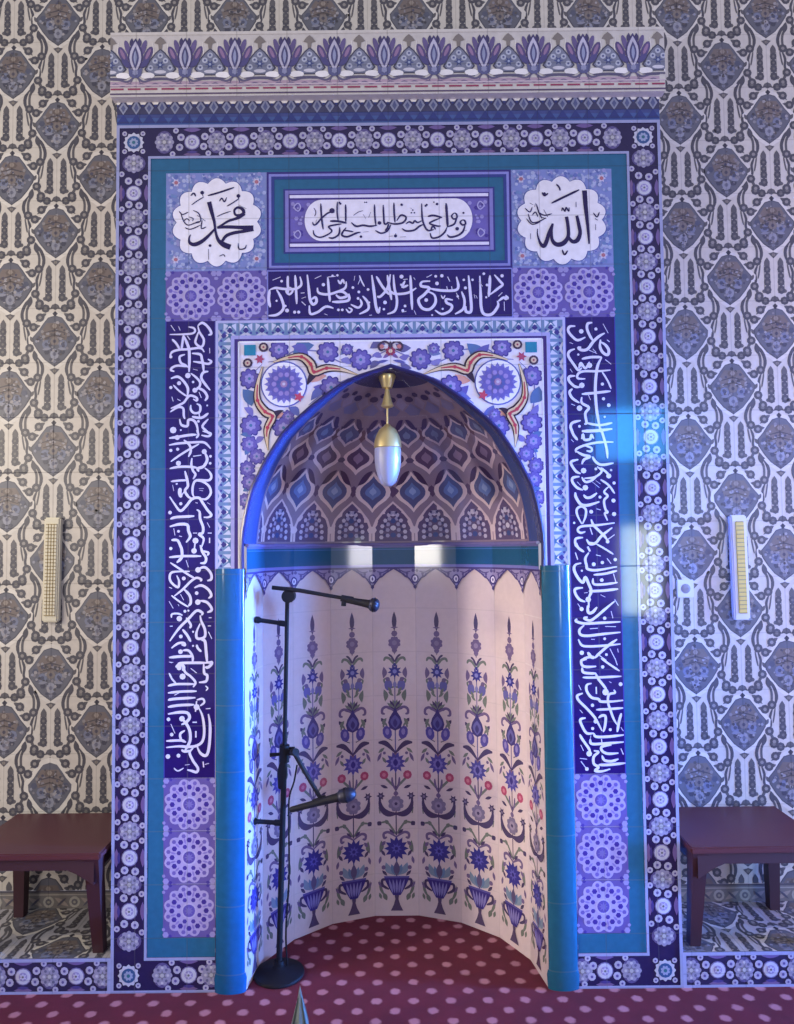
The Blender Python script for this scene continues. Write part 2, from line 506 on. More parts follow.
# ---- rosette tiles
def rosette(p, x, z, h):
    p.frame(x, z, h)
    p.rect(-1, -1, 1, 1, (100, 88, 160), 0)
    for sx in (-1, 1):
        for sz in (-1, 1):
            p.circ(sx*0.9, sz*0.9, 0.12, (150, 142, 200), 1, 6); p.circ(sx*0.98, sz*0.7, 0.07, (150, 142, 200), 1, 5); p.circ(sx*0.72, sz*0.95, 0.07, (74, 62, 150), 1, 5)
    p.lobes(0, 0, 0.86, 0.13, 12, (170, 160, 212), 1, m=5)
    for a in range(12):
        t = 2*pi*(a+0.5)/12
        p.circ(0.83*cos(t), 0.83*sin(t), 0.085, (112, 98, 178), 2, 6)
        t = 2*pi*a/12
        p.circ(0.66*cos(t), 0.66*sin(t), 0.105, (66, 52, 142), 2, 6)
        t2 = 2*pi*(a+0.5)/12
        p.leaf((0.52*cos(t2), 0.52*sin(t2)), (0.76*cos(t2), 0.76*sin(t2)), 0.08, (138, 126, 196), 2)
    for a in range(8):
        t = 2*pi*(a+0.5)/8
        p.circ(0.43*cos(t), 0.43*sin(t), 0.09, (78, 64, 152), 2, 6)
    p.circ(0, 0, 0.30, (178, 170, 216), 2, 16); p.circ(0, 0, 0.235, (96, 84, 168), 3, 16)
    p.star(0, 0, 0.09, 0.19, 8, (122, 112, 184), 4)
    p.frame()
for sx in (-1, 1):
    for i in range(2):
        p = Pat(front); rosette(p, sx*(0.584+0.1995*i), 2.6635, 0.0998); p.build('rosette_tile', M_FACADE, mihrab)
    for i in range(3):
        p = Pat(front); rosette(p, sx*0.7845, 0.301+0.198*i, 0.0985); p.build('rosette_tile', M_FACADE, mihrab)

# ---- brush writing traced on the facade
class Pen:
    """strokes noted as 'width: x,y x,y ...' and blobs 'o r: x,y ...' in the marks of an enlarged survey sheet"""
    def __init__(s, col, layer, k=1.0):
        s.p = Pat(front, k=k, jitter=0.0); s.col, s.l = col, layer
    def sheet(s, x0, y0, sc, text, wk=1.12):
        unit = abs(at(x0+1, y0)[0]-at(x0, y0)[0])/sc
        for ln in text.strip().splitlines():
            for item in ln.split(';'):
                item = item.strip()
                if not item: continue
                head, body = item.split(':')
                pts = [tuple(float(v) for v in q.split(',')) for q in body.split()]
                xy = [at(x0+a[0]/sc, y0+a[1]/sc) for a in pts]
                if head[0] == 'o':
                    r = float(head[1:])*unit
                    for c in xy: s.p.circ(c[0], c[1], r, s.col, s.l+0.2, 8)
                elif head[0] == 'v':
                    ws = [a[2]*unit*wk for a in pts]
                    s.p.stroke(xy, ws, s.col, s.l, n=5)
                else:
                    s.p.stroke(xy, float(head)*unit*wk, s.col, s.l, n=5)
        return s

# ---- round medallions
def medallion_panel(sx):
    p = Pat(front)
    x0, x1 = sorted((sx*0.484, sx*0.883))
    p.rect(x0, 2.7633, x1, 3.159, (124, 136, 196))
    rnd = random.Random(5)
    for i in range(900):
        u, v = rnd.uniform(x0+0.008, x1-0.008), rnd.uniform(2.772, 3.152)
        c = rnd.choice([(160, 170, 214), (98, 112, 178), (146, 146, 202), (110, 134, 188), (168, 176, 216)])
        p.circ(u, v, rnd.uniform(0.004, 0.009), c, 1+i % 3*0.3, 6)
    for u in (x0+0.04, x1-0.04):
        for v in (2.81, 3.12):
            p.star(u, v, 0.010, 0.018, 6, (196, 190, 222), 2); p.circ(u, v, 0.008, (168, 110, 128), 3, 8)
    q = p.build('medallion_panel', M_FACADE, mihrab)
    c = at(217, 222.5) if sx < 0 else at(561.5, 220.5)
    d = Pat(front)
    d.lobes(c[0], c[1], 0.162, 0.019, 14, (70, 84, 160), 3, m=8)
    d.lobes(c[0], c[1], 0.159, 0.019, 14, (232, 228, 240), 4, m=8)
    return q, d.build('medallion', M_FACADE, q)
qL, dL = medallion_panel(-1)
pen = Pen(INK, 6)
pen.sheet(150, 165, 6.108, '''
v: 575,300,16 568,275,18 540,262,14 517,278,12 522,305,12 550,312,18 575,300,20 540,325,16 480,345,13 440,370,12 412,386,12
v: 412,386,12 470,381,18 550,384,20 632,388,30
v: 632,392,26 575,407,18 510,418,18 465,437,17 440,472,14
v: 362,228,24 378,290,20 394,350,15 402,410,13 418,460,18 450,488,28 492,505,30
v: 398,392,10 365,428,15 320,468,20 275,488,22 245,478,16 240,450,9 250,428,5
5: 255,247 290,222 330,198; 10: 355,190 420,172 515,140; 5: 410,318 450,300 495,285; 6: 470,255 505,235 545,208
o12: 320,172 541,192; 8: 320,172 325,195; 8: 541,192 541,215; o9: 368,495; 6: 358,515 360,580; 7: 425,225 440,205 455,228 470,200
7: 540,480 545,515 580,512 590,490; 8: 250,190 270,175 280,195; 5: 425,560 450,550 460,565; 4: 540,245 590,270
6: 180,285 200,305 235,290; 6: 190,300 210,350 240,370 300,345; 6: 265,280 300,300 310,345 270,360; 6: 215,385 250,395 310,370; 6: 290,310 340,345; 6: 320,340 315,390 345,380; 5: 205,350 225,330 245,345; 5: 240,320 265,330 260,345
''')
pen.p.build('lettering', M_LETTER, qL)
qR, dR = medallion_panel(1)
pen = Pen(INK, 6)
pen.sheet(505, 165, 6.108, '''
v: 484,158,26 490,240,24 500,340,18 508,420,14 512,485,8
v: 437,312,16 450,370,19 457,420,20 440,462,24 410,470,20 385,440,14
v: 374,318,18 384,380,18 384,440,20 355,480,26 315,488,24 288,462,18 282,410,15 290,360,12
v: 286,370,12 268,415,18 252,470,22 234,498,22 212,475,14 197,425,7 198,392,4
12: 283,236 360,198 452,154; 8: 345,285 350,265 365,285 372,262 388,285 390,262; o9: 240,178; 9: 225,170 240,190 262,175; 9: 312,120 330,140 335,160
8: 432,228 433,260; 9: 348,520 362,550 382,525; 7: 538,295 560,320 575,290; 8: 548,330 565,340; 5: 552,365 552,400; 5: 155,420 155,455
6: 120,265 150,290 165,260; 7: 140,300 160,350 200,350 250,325; 7: 190,240 205,290 225,330; 7: 200,290 240,310 285,300; 8: 215,320 250,330; 6: 235,275 260,320; 6: 165,310 185,290 200,320; 5: 150,235 170,245; 5: 180,260 185,235; 6: 130,330 165,365 215,350
''')
pen.p.build('lettering', M_LETTER, qR)

# ---- centre panel with cartouche
p = Pat(front)
Z0, Z1 = 2.7633, 3.159
p.rect(-0.484, Z0, 0.484, Z1, TEAL)
def outline(p, x0, z0, x1, z1, w, col, l):
    p.rect(x0, z0, x1, z0+w, col, l); p.rect(x0, z1-w, x1, z1, col, l); p.rect(x0, z0+w, x0+w, z1-w, col, l); p.rect(x1-w, z0+w, x1, z1-w, col, l)
outline(p, -0.484, Z0, 0.484, Z1, 0.008, (52, 44, 120), 2); outline(p, -0.476, Z0+0.008, 0.476, Z1-0.008, 0.010, (132, 134, 206), 2); outline(p, -0.466, Z0+0.018, 0.466, Z1-0.018, 0.012, (50, 62, 134), 2)
X0, X1, Y0, Y1 = -0.411, 0.411, 2.836, 3.083
p.rect(X0, Y0, X1, Y1, (108, 98, 178), 2)
outline(p, X0-0.007, Y0-0.007, X1+0.007, Y1+0.007, 0.007, (50, 58, 130), 2); outline(p, X0, Y0, X1, Y1, 0.014, (128, 124, 194), 3); outline(p, X0+0.014, Y0+0.014, X1-0.014, Y1-0.014, 0.006, (66, 52, 134), 3)
for z in (2.862, 3.058): p.rect(X0+0.018, z-0.006, X1-0.018, z+0.006, (220, 216, 244), 4)
for z in (2.873, 3.047): p.rect(X0+0.018, z-0.003, X1-0.018, z+0.003, (70, 54, 130), 4)
for sx in (-1, 1):
    for i in range(26):
        rr = random.Random(i*7+3)
        p.circ(sx*rr.uniform(0.30, 0.385), rr.uniform(2.885, 3.035), rr.uniform(0.004, 0.009), rr.choice([(150, 142, 206), (74, 60, 148)]), 4, 6)
    for z in (2.905, 3.015):
        p.stroke([(sx*0.36, z-0.016), (sx*0.376, z), (sx*0.36, z+0.016), (sx*0.35, z)], 0.005, (172, 166, 220), 5, closed=True)
cc = p.build('cartouche_panel', M_FACADE, mihrab)
p = Pat(front)
pts = []
for a in range(0, 25):
    t = -pi/2+pi*a/24
    pts.append((0.262+0.067*cos(t), 2.9605+0.083*sin(t)))
for a in range(0, 25):
    t = pi/2+pi*a/24
    pts.append((-0.267+0.067*cos(t), 2.9605+0.083*sin(t)))
p.poly(pts, (226, 222, 240), 6)
p.build('white_cartouche', M_FACADE, cc)
pen = Pen((48, 40, 92), 8)
pen.sheet(280, 185, 7.218, '''
12: 295,138 300,230 312,325; o20: 376,190; 11: 395,200 350,205 300,245 265,285 245,292 235,272; 10: 415,125 413,200 420,262; 12: 474,145 475,210 475,272
14: 362,265 420,266 482,280; 11: 445,285 400,292 352,305 375,335 350,362; 10: 240,330 250,365 290,382 340,365 368,345; 12: 432,310 425,360 385,387 352,384
13: 478,312 450,350 452,370 490,377 550,352 582,345; 10: 455,330 490,335 530,342; 13: 515,275 550,302 600,295 650,302 700,295; 11: 682,145 684,220 692,295; o14: 718,278
12: 745,148 748,220 755,285 785,275; 11: 688,332 730,352 775,335 800,290; o10: 585,377; o8: 430,132 437,140; 4: 530,225 565,200 600,190; 4: 600,215 620,250; o5: 612,130 625,130; 5: 245,170 260,200 250,230
4: 600,345 640,340; 4: 265,255 255,300; 5: 640,240 655,200
''')
pen.sheet(385, 185, 7.218, '''
12: 64,132 66,200 72,275; 12: 15,272 70,286 130,275 152,238 115,222 85,262; 11: 0,335 18,312 26,285; 12: 122,318 155,336 210,330 248,302 275,290; 11: 150,285 175,270 200,280 215,262 235,275 265,262
12: 264,138 268,240 285,300 310,332 352,326; 13: 308,232 350,224 412,240; 11: 400,242 345,265 322,282 375,300 402,300; 11: 330,330 345,300 365,325; 12: 325,350 340,386 390,378 430,345 446,310
16: 440,135 446,220 452,310; 11: 500,205 480,228 495,250 518,240 515,215 500,205; 12: 516,238 500,285 455,305; 12: 560,255 542,272 558,292 580,285 575,262 560,255; 13: 578,290 560,342 520,370 470,380 448,362; o14: 520,320
o10: 120,147 375,142; o8: 300,148 292,155; o6: 190,205 212,205 200,185; o8: 565,206; o12: 76,372; 8: 76,372 78,352; 5: 28,375 58,372; 5: 108,380 150,378; 4: 540,345 590,330; o5: 352,128; 4: 180,170 195,175
''')
pen.p.build('lettering', M_LETTER, cc)

# ---- horizontal inscription band
p = Pat(front)
p.rect(-0.484, 2.5637, 0.484, 2.7633, NAVY); outline(p, -0.484, 2.5637, 0.484, 2.7633, 0.005, (128, 130, 206), 2)
hb = p.build('inscription_band', M_FACADE, mihrab)
pen = Pen(LET, 4)
pen.sheet(263, 264, 6.203, '''
16: 42,160 36,220 46,270; 14: 45,160 80,150 130,156 200,156 238,130 230,80; 15: 85,160 115,215 128,275 90,315 35,322; 14: 155,75 154,120 158,180; 14: 200,70 205,150 210,250; 12: 165,145 185,165 165,190 145,170 165,145; o13: 150,290; o8: 140,262; o10: 197,300 222,300; 8: 60,102 110,82; o9: 116,108; o7: 85,230
16: 275,68 284,150 292,220 310,252 332,236 325,208 300,222; 9: 235,182 258,180; 10: 240,235 265,258; 6: 240,215 268,205
14: 338,148 346,180 400,190 460,175 510,150 516,110; 14: 402,82 410,180 416,235; 10: 405,82 450,78; o8: 432,75 462,72; 12: 465,100 480,122 495,100 505,125; 8: 322,92 362,74; o11: 375,130
15: 440,180 490,172 522,198 480,212 452,192; 15: 428,236 480,236 532,225 532,185; 14: 288,258 295,310 340,300 390,266 438,276; o9: 468,286 492,286
13: 545,252 590,272 612,250 602,218; 10: 515,280 535,302 552,285 530,272; 14: 618,200 650,240 652,282 598,312; o9: 590,215 595,175 558,148 652,160; 8: 598,72 612,108 630,142; 7: 605,90 590,128; 6: 570,75 565,105
16: 675,70 690,180 700,260 715,302 725,268; 15: 703,78 740,140 782,192; 14: 790,65 772,150 730,202 708,202; o12: 757,240; o8: 750,282; 8: 660,320 675,318; o6: 660,240; 6: 380,310 400,318
''')
pen.sheet(387, 264, 6.203, '''
14: 2,70 15,150 28,225; 14: 40,68 46,150 62,225 50,290 2,312; 14: 0,150 30,178 62,188 130,180 182,150; 13: 112,105 95,145 132,132; 15: 145,72 150,170 156,285; o13: 90,80; 8: 100,98 128,95; o7: 88,130; o9: 98,290 112,262; 8: 92,300 120,295; 7: 168,290 180,315; 6: 165,85 175,100
16: 268,108 218,112 212,138 262,150 232,190 195,225 218,275 265,282 300,242 292,192 240,168; o12: 243,225; 15: 260,152 330,165 420,165 442,140 430,80; o12: 310,122; o11: 340,75; o9: 302,78; 10: 375,80 390,110; 8: 245,85 278,68; 10: 370,140 375,165; 10: 400,140 405,165
15: 408,225 368,220 370,242 402,260 390,292 340,312 298,288; 14: 462,172 480,225 472,280 422,312; o10: 486,150; o8: 438,202; 8: 335,195 348,215 360,195; 16: 505,72 515,170 522,290 490,296 488,262; o8: 476,100 530,100; o7: 345,280; 8: 430,180 445,220; 6: 550,195 560,215
16: 575,75 580,180 584,270 602,312 650,312 688,262 684,230; 14: 690,232 722,210 748,215 735,195; o13: 737,214; 8: 726,235 728,292; 16: 638,72 636,140 630,205; 14: 665,68 700,108 716,130 690,152 638,192; o9: 600,62 620,132; o11: 713,75; o7: 615,208; 8: 690,202 715,178; 8: 570,110 592,140; 6: 540,190 545,215; o6: 280,318
''')
pen.p.build('lettering', M_LETTER, hb)

# ---- upright inscription bands
def band(sx):
    p = Pat(front)
    a, c = sorted((sx*0.686, sx*0.883))
    p.rect(a, 0.796, c, 2.5637, NAVY)
    for q in (a, c-0.004): p.rect(q, 0.796, q+0.004, 2.5637, (64, 60, 156), 2)
    return p.build('inscription_band', M_FACADE, mihrab)
vb = band(-1)
pen = Pen(LET, 4)
pen.sheet(150, 316, 8.5375, '''
20: 410,85 450,60 500,100 525,150 500,165; 18: 410,85 425,140 460,200 455,250 430,265 390,230 400,180 420,130; 16: 330,95 375,105 385,135 340,155 170,160; 18: 290,160 280,220 270,290; 22: 290,170 320,240 335,290 338,380 335,480
18: 190,200 225,235 255,285; 18: 172,350 190,310 250,290 330,285 430,275 465,310; o14: 180,350; 18: 300,330 255,350 265,400 300,420 330,440; 18: 210,475 180,462 195,440 240,425 310,435; o24: 325,510
20: 360,320 430,330 445,370 455,420 460,480; 18: 370,390 440,400 500,410 525,390 495,370; 20: 500,475 455,485 440,530 470,580 515,635; 20: 180,535 240,520 290,560 325,620 320,690; o18: 250,575; o14: 180,612; 14: 200,590 250,640 320,690
18: 350,490 400,530 430,570 420,610 385,640; o22: 385,635; o11: 370,565; 20: 400,610 460,640 490,690 470,725; 12: 420,650 440,700; 18: 180,790 240,765 290,740 320,700 350,680 400,700 400,725 370,710
18: 175,820 240,780 285,790 290,850 300,880; 18: 350,760 350,800 380,830 425,820 430,770 400,750; 20: 360,860 440,870 500,830; 20: 420,830 425,860; 20: 255,880 270,930 320,940 330,890 370,890 400,930 415,1010; 18: 500,880 450,940 480,980 520,1015; o28: 200,975
10: 188,690 200,730; 12: 180,80 215,130; 10: 245,90 260,125; 12: 510,275 512,320; 14: 318,170 345,205; 12: 235,710 262,725; o12: 415,900; o8: 490,765 265,975; 8: 370,455 410,465
''')
pen.sheet(150, 430, 8.5375, '''
20: 165,70 240,60 330,45 400,40; o22: 235,65; 16: 400,0 415,40 395,70; 16: 450,10 520,30 500,55 440,45; 18: 165,130 250,115 400,105 470,110 520,160; 18: 290,85 340,130 350,180 330,230; 16: 180,270 250,220 330,170 420,120; o14: 180,175 238,165; o12: 518,225 515,285
22: 465,185 490,250 460,310 410,330 420,355; o22: 465,185; 16: 370,225 440,215; o22: 245,285; 18: 170,330 250,315 350,315 410,325; 18: 360,240 355,300 370,350 390,380 370,420; 20: 300,350 310,390 320,430 325,480 300,520 330,570 370,590; 16: 180,440 250,432 320,430
18: 470,325 510,360 525,400 500,430 400,430 370,470 365,540 380,575; 18: 400,435 450,440 505,480 520,540 480,590 430,585; 28: 260,495 256,540 270,575; 18: 270,560 295,525; 20: 170,570 210,630 260,690 310,650 360,590 420,580 450,620 490,680 525,725 500,745 460,745; o14: 265,630; o16: 173,705
20: 175,760 220,745 300,740 380,735; 20: 400,680 425,700 430,760 455,830 450,880 420,890 460,930 440,1005; 22: 170,825 250,805 320,810 330,860 345,910 310,960; o26: 390,945; 24: 390,940 380,1015; 20: 185,940 240,945 270,1020; o12: 245,865; 14: 495,880 528,880; 20: 510,920 510,965; 10: 490,790 512,832
14: 370,880 405,880; 10: 205,840 215,900; 12: 250,905 275,910; 6: 420,500 460,500; 6: 425,515 455,520; 8: 490,620 515,635; 8: 195,470 205,520; 10: 390,620 410,625; o9: 230,460
''')
pen.sheet(150, 545, 8.5375, '''
22: 265,0 275,60 270,110 230,150; 18: 165,105 280,95 440,95; o24: 378,50; 20: 430,0 450,60 480,110 470,150 430,155; 16: 440,50 500,65 490,90; o14: 180,30; 16: 175,150 250,200 340,260 380,280; 10: 310,130 330,190; o24: 412,212; 20: 412,205 470,190 520,240 525,290 490,305
18: 340,225 200,230 170,270 185,320 240,360 250,310 230,260; o17: 290,285; 18: 210,435 280,380 350,310 400,280 440,295 430,310; 20: 290,375 340,430 350,490 330,520; 14: 185,430 250,480 330,530; 20: 380,365 440,345 500,380 525,430 500,455; o16: 400,410; 10: 262,420 290,470
o24: 410,487; 20: 430,475 490,490 530,550 490,575; 20: 170,820 250,710 330,630 400,560 450,580 440,600; o24: 252,628; 14: 185,620 190,590 240,585 280,600; 18: 310,620 350,680 340,710; o13: 300,565; o9: 330,560
20: 430,600 440,650 470,720 470,780 430,800 400,790 400,740 430,670; 20: 280,720 320,770 350,825; o16: 265,780; 18: 185,880 240,840 290,835 300,855 270,850; o20: 262,910; 22: 440,810 470,820 480,900 490,1010; 18: 400,850 410,880 440,910; 20: 165,960 270,950 370,950
18: 280,900 330,900 365,950 365,1000; 12: 500,740 530,800; 14: 495,690 522,690; 14: 503,620 527,620; 20: 240,1010 320,1005 500,1005; o18: 525,1005; 10: 165,480 200,540; 12: 172,692 195,692; 12: 165,360 190,370; o9: 370,740 370,860; 8: 240,505 250,520; 10: 170,1000 190,1005
''')
pen.sheet(150, 660, 8.5375, '''
24: 220,60 260,35 290,60 280,90; o22: 250,65; o26: 280,140; 18: 290,40 300,100 350,140 390,190 370,230; 22: 480,20 530,25 500,60 470,60; 20: 460,30 465,110 490,130 480,180 420,190; 14: 350,70 400,110; 14: 165,110 190,160 225,200; 18: 155,220 230,205 390,205; 18: 155,280 270,268 400,265
20: 155,340 220,330 390,320; 20: 155,400 250,385 380,380; 22: 155,460 250,445 320,450 340,490 310,530 270,550; 12: 210,300 265,270; o24: 275,500; 22: 275,500 310,540 340,600 345,680 320,740 300,770; 18: 300,600 260,630 270,680 310,700; 18: 140,690 250,685 300,690
20: 140,745 250,735 330,740 400,730 450,690 465,600 450,480 420,410; o26: 400,400; 24: 400,350 390,440; 16: 400,340 450,330 465,360 430,390; 22: 500,460 515,560 510,700 495,790 470,815 430,790 405,740; 20: 370,750 340,790 370,860 410,920 400,955 360,945 320,935; 18: 270,765 300,780 350,770
o16: 160,505 187,635; 12: 180,545 215,625; o20: 155,822; o17: 245,815; 20: 365,530 402,530; 26: 393,605 393,660; 14: 478,415 518,412; 22: 455,865 460,915; 12: 470,890 505,880; 10: 300,895 340,890; 10: 205,920 240,945 290,920; 10: 475,220 495,240 478,260; 8: 165,15 200,20
''')
pen.p.build('lettering', M_LETTER, vb)
vb = band(1)
pen = Pen(LET, 4)
pen.sheet(550, 314, 8.5375, '''
20: 215,105 165,110 155,150 200,205 240,225 300,200; o20: 265,150; 20: 360,75 320,85 315,130 340,190 370,235; 22: 465,165 420,190 370,235 320,300 270,310 240,290 265,285; 10: 450,85 495,165; o14: 390,130; 22: 430,220 425,280 450,330 490,350 500,310 470,265 430,240
20: 210,300 165,320 155,360 200,430 240,480 270,460; o10: 240,348; 20: 270,385 350,370 440,370; 22: 440,370 410,430 395,500 385,640 395,800 410,900 430,1010; o18: 260,435; 18: 245,465 262,420 300,465 335,410; o24: 335,440; 10: 330,310 400,340; 10: 365,300 392,330
18: 300,555 235,550 240,510 290,490 400,490 515,480; o24: 270,610; 20: 215,530 165,535 160,570 210,620 260,625; 14: 440,490 490,570 520,640; 12: 470,390 520,430; 14: 485,222 508,240; 20: 270,685 380,675 515,660; 20: 190,640 165,670 190,720 250,760; o24: 250,805
20: 270,710 270,760 330,800 300,850 310,930 290,940; 18: 305,930 420,950 530,930; 18: 270,1005 400,1000 530,980; 20: 260,910 190,930 175,970 200,1020; o16: 500,780; o14: 455,725 445,600; 10: 180,770 212,782; 10: 320,680 345,735; o12: 250,960; o10: 465,880; 8: 165,245 195,255; 8: 170,470 190,500
''')
pen.sheet(550, 428, 8.5375, '''
20: 175,0 200,60 235,105; 18: 270,25 400,20 530,10; 20: 430,0 450,60 480,170 490,260; 20: 268,95 280,55 292,100 340,95 352,60 372,92; 18: 220,210 225,180 290,150 400,125 540,120; 16: 290,150 350,170 350,200 310,195; 20: 225,200 280,230 340,245 290,270 270,310; 20: 540,300 440,315 390,290 360,245
20: 240,270 185,285 180,310 220,370 260,390; o24: 285,365; 16: 290,430 380,420 440,370 400,330; 18: 430,340 470,370 500,400; o22: 500,410; o12: 390,350; 20: 250,415 195,425 190,460 230,510 280,530; 18: 270,420 300,460 350,450 400,410; o24: 300,510
16: 430,440 500,490 550,560; 18: 500,500 460,545 490,580 460,620 470,690 490,720 465,730 490,790; o18: 540,620 545,735; o14: 545,470; 22: 215,550 220,590 260,650 320,660 420,630; 20: 285,570 310,595 350,590 400,555; o13: 425,590; 18: 270,820 230,740 230,690 270,670 305,700 300,760 275,820; o17: 350,715
o10: 205,810; 18: 300,885 260,895 235,870 270,840 400,830 550,810; 20: 350,780 370,830 420,880 460,920 490,960; 16: 340,850 360,910; 20: 310,950 340,990 390,980 440,920 530,850; 18: 280,935 220,945 215,990 230,1020; 14: 480,960 550,910; 12: 390,990 460,1020; 10: 395,690 432,700; o16: 490,970
6: 360,460 420,510; 6: 390,450 430,480; 8: 230,460 260,490; 8: 180,100 200,120; o10: 520,360
''')
pen.sheet(550, 542, 8.5375, '''
20: 215,0 240,50 290,85; 34: 320,40 340,80; 20: 330,90 300,140 310,200 320,230 400,240 570,210; 14: 400,20 470,60 540,105; 16: 320,0 400,10; o17: 372,190; o15: 445,175 555,150; 14: 485,140 520,185; 18: 215,90 235,150; 10: 390,110 432,120; 22: 265,180 215,195 205,240 240,310 280,345 300,300 330,360 350,420 330,480 330,560
18: 370,280 470,270 570,245; 18: 365,310 375,360 470,360 575,345; 20: 330,420 450,415 580,400; o16: 440,325; 14: 540,270 560,340; o24: 325,490; 20: 280,390 215,400 215,440 250,490 300,510; 22: 320,540 325,600 360,600 400,555; o18: 268,572; 20: 550,505 460,580 390,640 340,670 290,650 320,640
10: 550,490 582,542; 10: 235,525 258,560; 20: 230,655 220,675 290,695 420,690 600,680; 20: 290,710 250,750 260,790 320,800 450,785 600,770; o15: 465,650; o12: 465,825; 10: 520,590 535,650; 12: 340,740 405,735; 18: 240,830 270,880 330,890 450,885 600,870; 20: 570,830 500,880 420,950 380,990
o19: 270,945; 24: 320,940 350,980 380,985; 18: 260,1020 300,990 350,980; 14: 410,960 480,1010; 12: 510,910 560,1010; 10: 575,910 582,942; o12: 480,960; o9: 270,245; 8: 430,450 470,470; 8: 290,435 320,430; 10: 470,720 560,722; 8: 350,830 380,830
''')
pen.sheet(555, 658, 8.5375, '''
20: 270,10 225,20 230,60 270,75 350,70; 20: 230,80 240,120 300,130 350,130; o15: 405,75; 16: 390,0 460,50 550,110; 14: 510,0 530,60; 18: 235,165 350,165 565,155; 20: 345,130 370,180 410,230 440,270; o28: 430,290; o17: 558,222; 20: 310,215 270,230 270,280 310,335 370,350 390,370 480,370 580,360
22: 350,245 352,305; 18: 500,270 510,295 460,310 450,370 470,440 500,520 530,570; 20: 565,470 545,540 530,630; 18: 350,440 450,435 580,425; o15: 318,402; 20: 235,300 190,320 200,360 270,430 340,510 400,620; 20: 370,510 400,490 430,500 425,580 410,630; 10: 200,230 222,272
20: 260,510 215,525 230,580 270,640 330,640; o18: 345,540; o14: 320,600; 20: 330,640 350,670 450,670 585,655; o13: 470,610; 10: 560,590 582,622; 20: 210,650 230,690 280,760 300,800; o24: 290,815; 20: 300,690 310,730 400,730 585,715; 14: 395,690 400,730
20: 480,740 400,755 400,790 450,815 540,810; 20: 400,830 420,870 480,880 540,860; 20: 370,910 450,910 600,895; 20: 330,790 370,800 330,840 330,900 370,930 340,960 400,965 470,945; 14: 560,770 582,822; 14: 220,880 265,940; o16: 270,945; 10: 210,855 272,862; 10: 218,740 242,790; 8: 460,200 480,210; 8: 210,440 235,470; 8: 300,690 305,660
''')
pen.p.build('lettering', M_LETTER, vb)

# ---- blue and white geometric border round the arch
p = Pat(front)
GO, GI, GT, GTI = 0.686, 0.612, 2.5637, 2.490
for sx in (-1, 1):
    a, c = sorted((sx*GI, sx*GO)); p.rect(a, 1.59, c, GT, (112, 138, 180))
    q = sorted((sx*0.676, sx*GO)); p.rect(q[0], 1.59, q[1], GT, (178, 178, 222), 3)
    q = sorted((sx*GI, sx*0.626)); p.rect(q[0], 1.59, q[1], GTI+0.014, (162, 160, 214), 3)
p.rect(-GI, GTI, GI, GT, (112, 138, 180)); p.rect(-GO, GT-0.010, GO, GT, (178, 178, 222), 3); p.rect(-0.626, GTI, 0.626, GTI+0.014, (162, 160, 214), 3)
def geo_unit(p):
    p.poly([(-0.025, -0.0315), (0.0, -0.02), (0.025, -0.0315), (0.025, -0.024), (0, -0.006), (-0.025, -0.024)], PALE, 1)
    p.poly([(-0.012, -0.004), (0, 0.010), (0.012, -0.004), (0, -0.014)], (64, 58, 130), 2)
    p.poly([(-0.025, -0.006), (-0.006, 0.018), (-0.025, 0.026)], (196, 200, 228), 1); p.poly([(0.025, -0.006), (0.006, 0.018), (0.025, 0.026)], (196, 200, 228), 1)
    p.circ(0, 0.021, 0.009, (74, 110, 150), 2, 8); p.circ(-0.02, -0.013, 0.005, (70, 72, 150), 2, 6); p.circ(0.02, -0.013, 0.005, (70, 72, 150), 2, 6)
    p.poly([(-0.008, 0.006), (0, 0.016), (0.008, 0.006), (0, 0.009)], WHITE, 3)
for sx in (-1, 1):
    for i in range(15):
        p.frame(sx*0.651, 1.622+0.063*i, 1, 1, -sx*pi/2*0+ (pi/2*sx)); geo_unit(p)
for i in range(-10, 11):
    p.frame(0.063*i, 2.527, 1); geo_unit(p)
p.frame()
p.build('geometric_border', M_FACADE, mihrab)

# ---- arch profile (half width at height)
PROF = [(0.582, 1.576), (0.583, 1.60), (0.583, 1.696), (0.571, 1.785), (0.546, 1.892), (0.518, 1.954), (0.488, 2.012), (0.446, 2.079), (0.41, 2.129), (0.314, 2.217), (0.205, 2.297), (0.135, 2.333), (0.04, 2.364), (0.0, 2.378)]
ARC = spline(PROF, 4)
def arch_r(z):
    if z <= ARC[0][1]: return ARC[0][0]
    for (r0, z0), (r1, z1) in zip(ARC[:-1], ARC[1:]):
        if z <= z1:
            return r0+(r1-r0)*(z-z0)/max(1e-9, z1-z0)
    return 0.0

# ---- white floral spandrel panel
p = Pat(front)
SPX, SPT = 0.595, 2.478
outer = []
for r, z in ARC:
    if z < 1.59: continue
    outer.append((r+0.004, z))
outer[0] = (outer[0][0], 1.59)
for sx in (-1, 1):
    for (r0, z0), (r1, z1) in zip(outer[:-1], outer[1:]):
        p.poly([(sx*r0, z0), (sx*SPX, z0), (sx*SPX, z1), (sx*r1, z1)], (222, 216, 236), 0, 0.0)
    q = sorted((sx*0, sx*SPX)); p.rect(q[0], outer[-1][1], q[1], SPT, (222, 216, 236))
    q = sorted((sx*SPX, sx*GI)); p.rect(q[0], 1.59, q[1], GTI, (66, 50, 126), 1)
    q = sorted((sx*(SPX-0.004), sx*(SPX+0.003))); p.rect(q[0], 1.59, q[1], SPT, WHITE, 4)
p.rect(-GI, SPT, GI, GTI, (66, 50, 126), 1)
p.rect(-SPX, SPT-0.004, SPX, SPT+0.003, WHITE, 4)
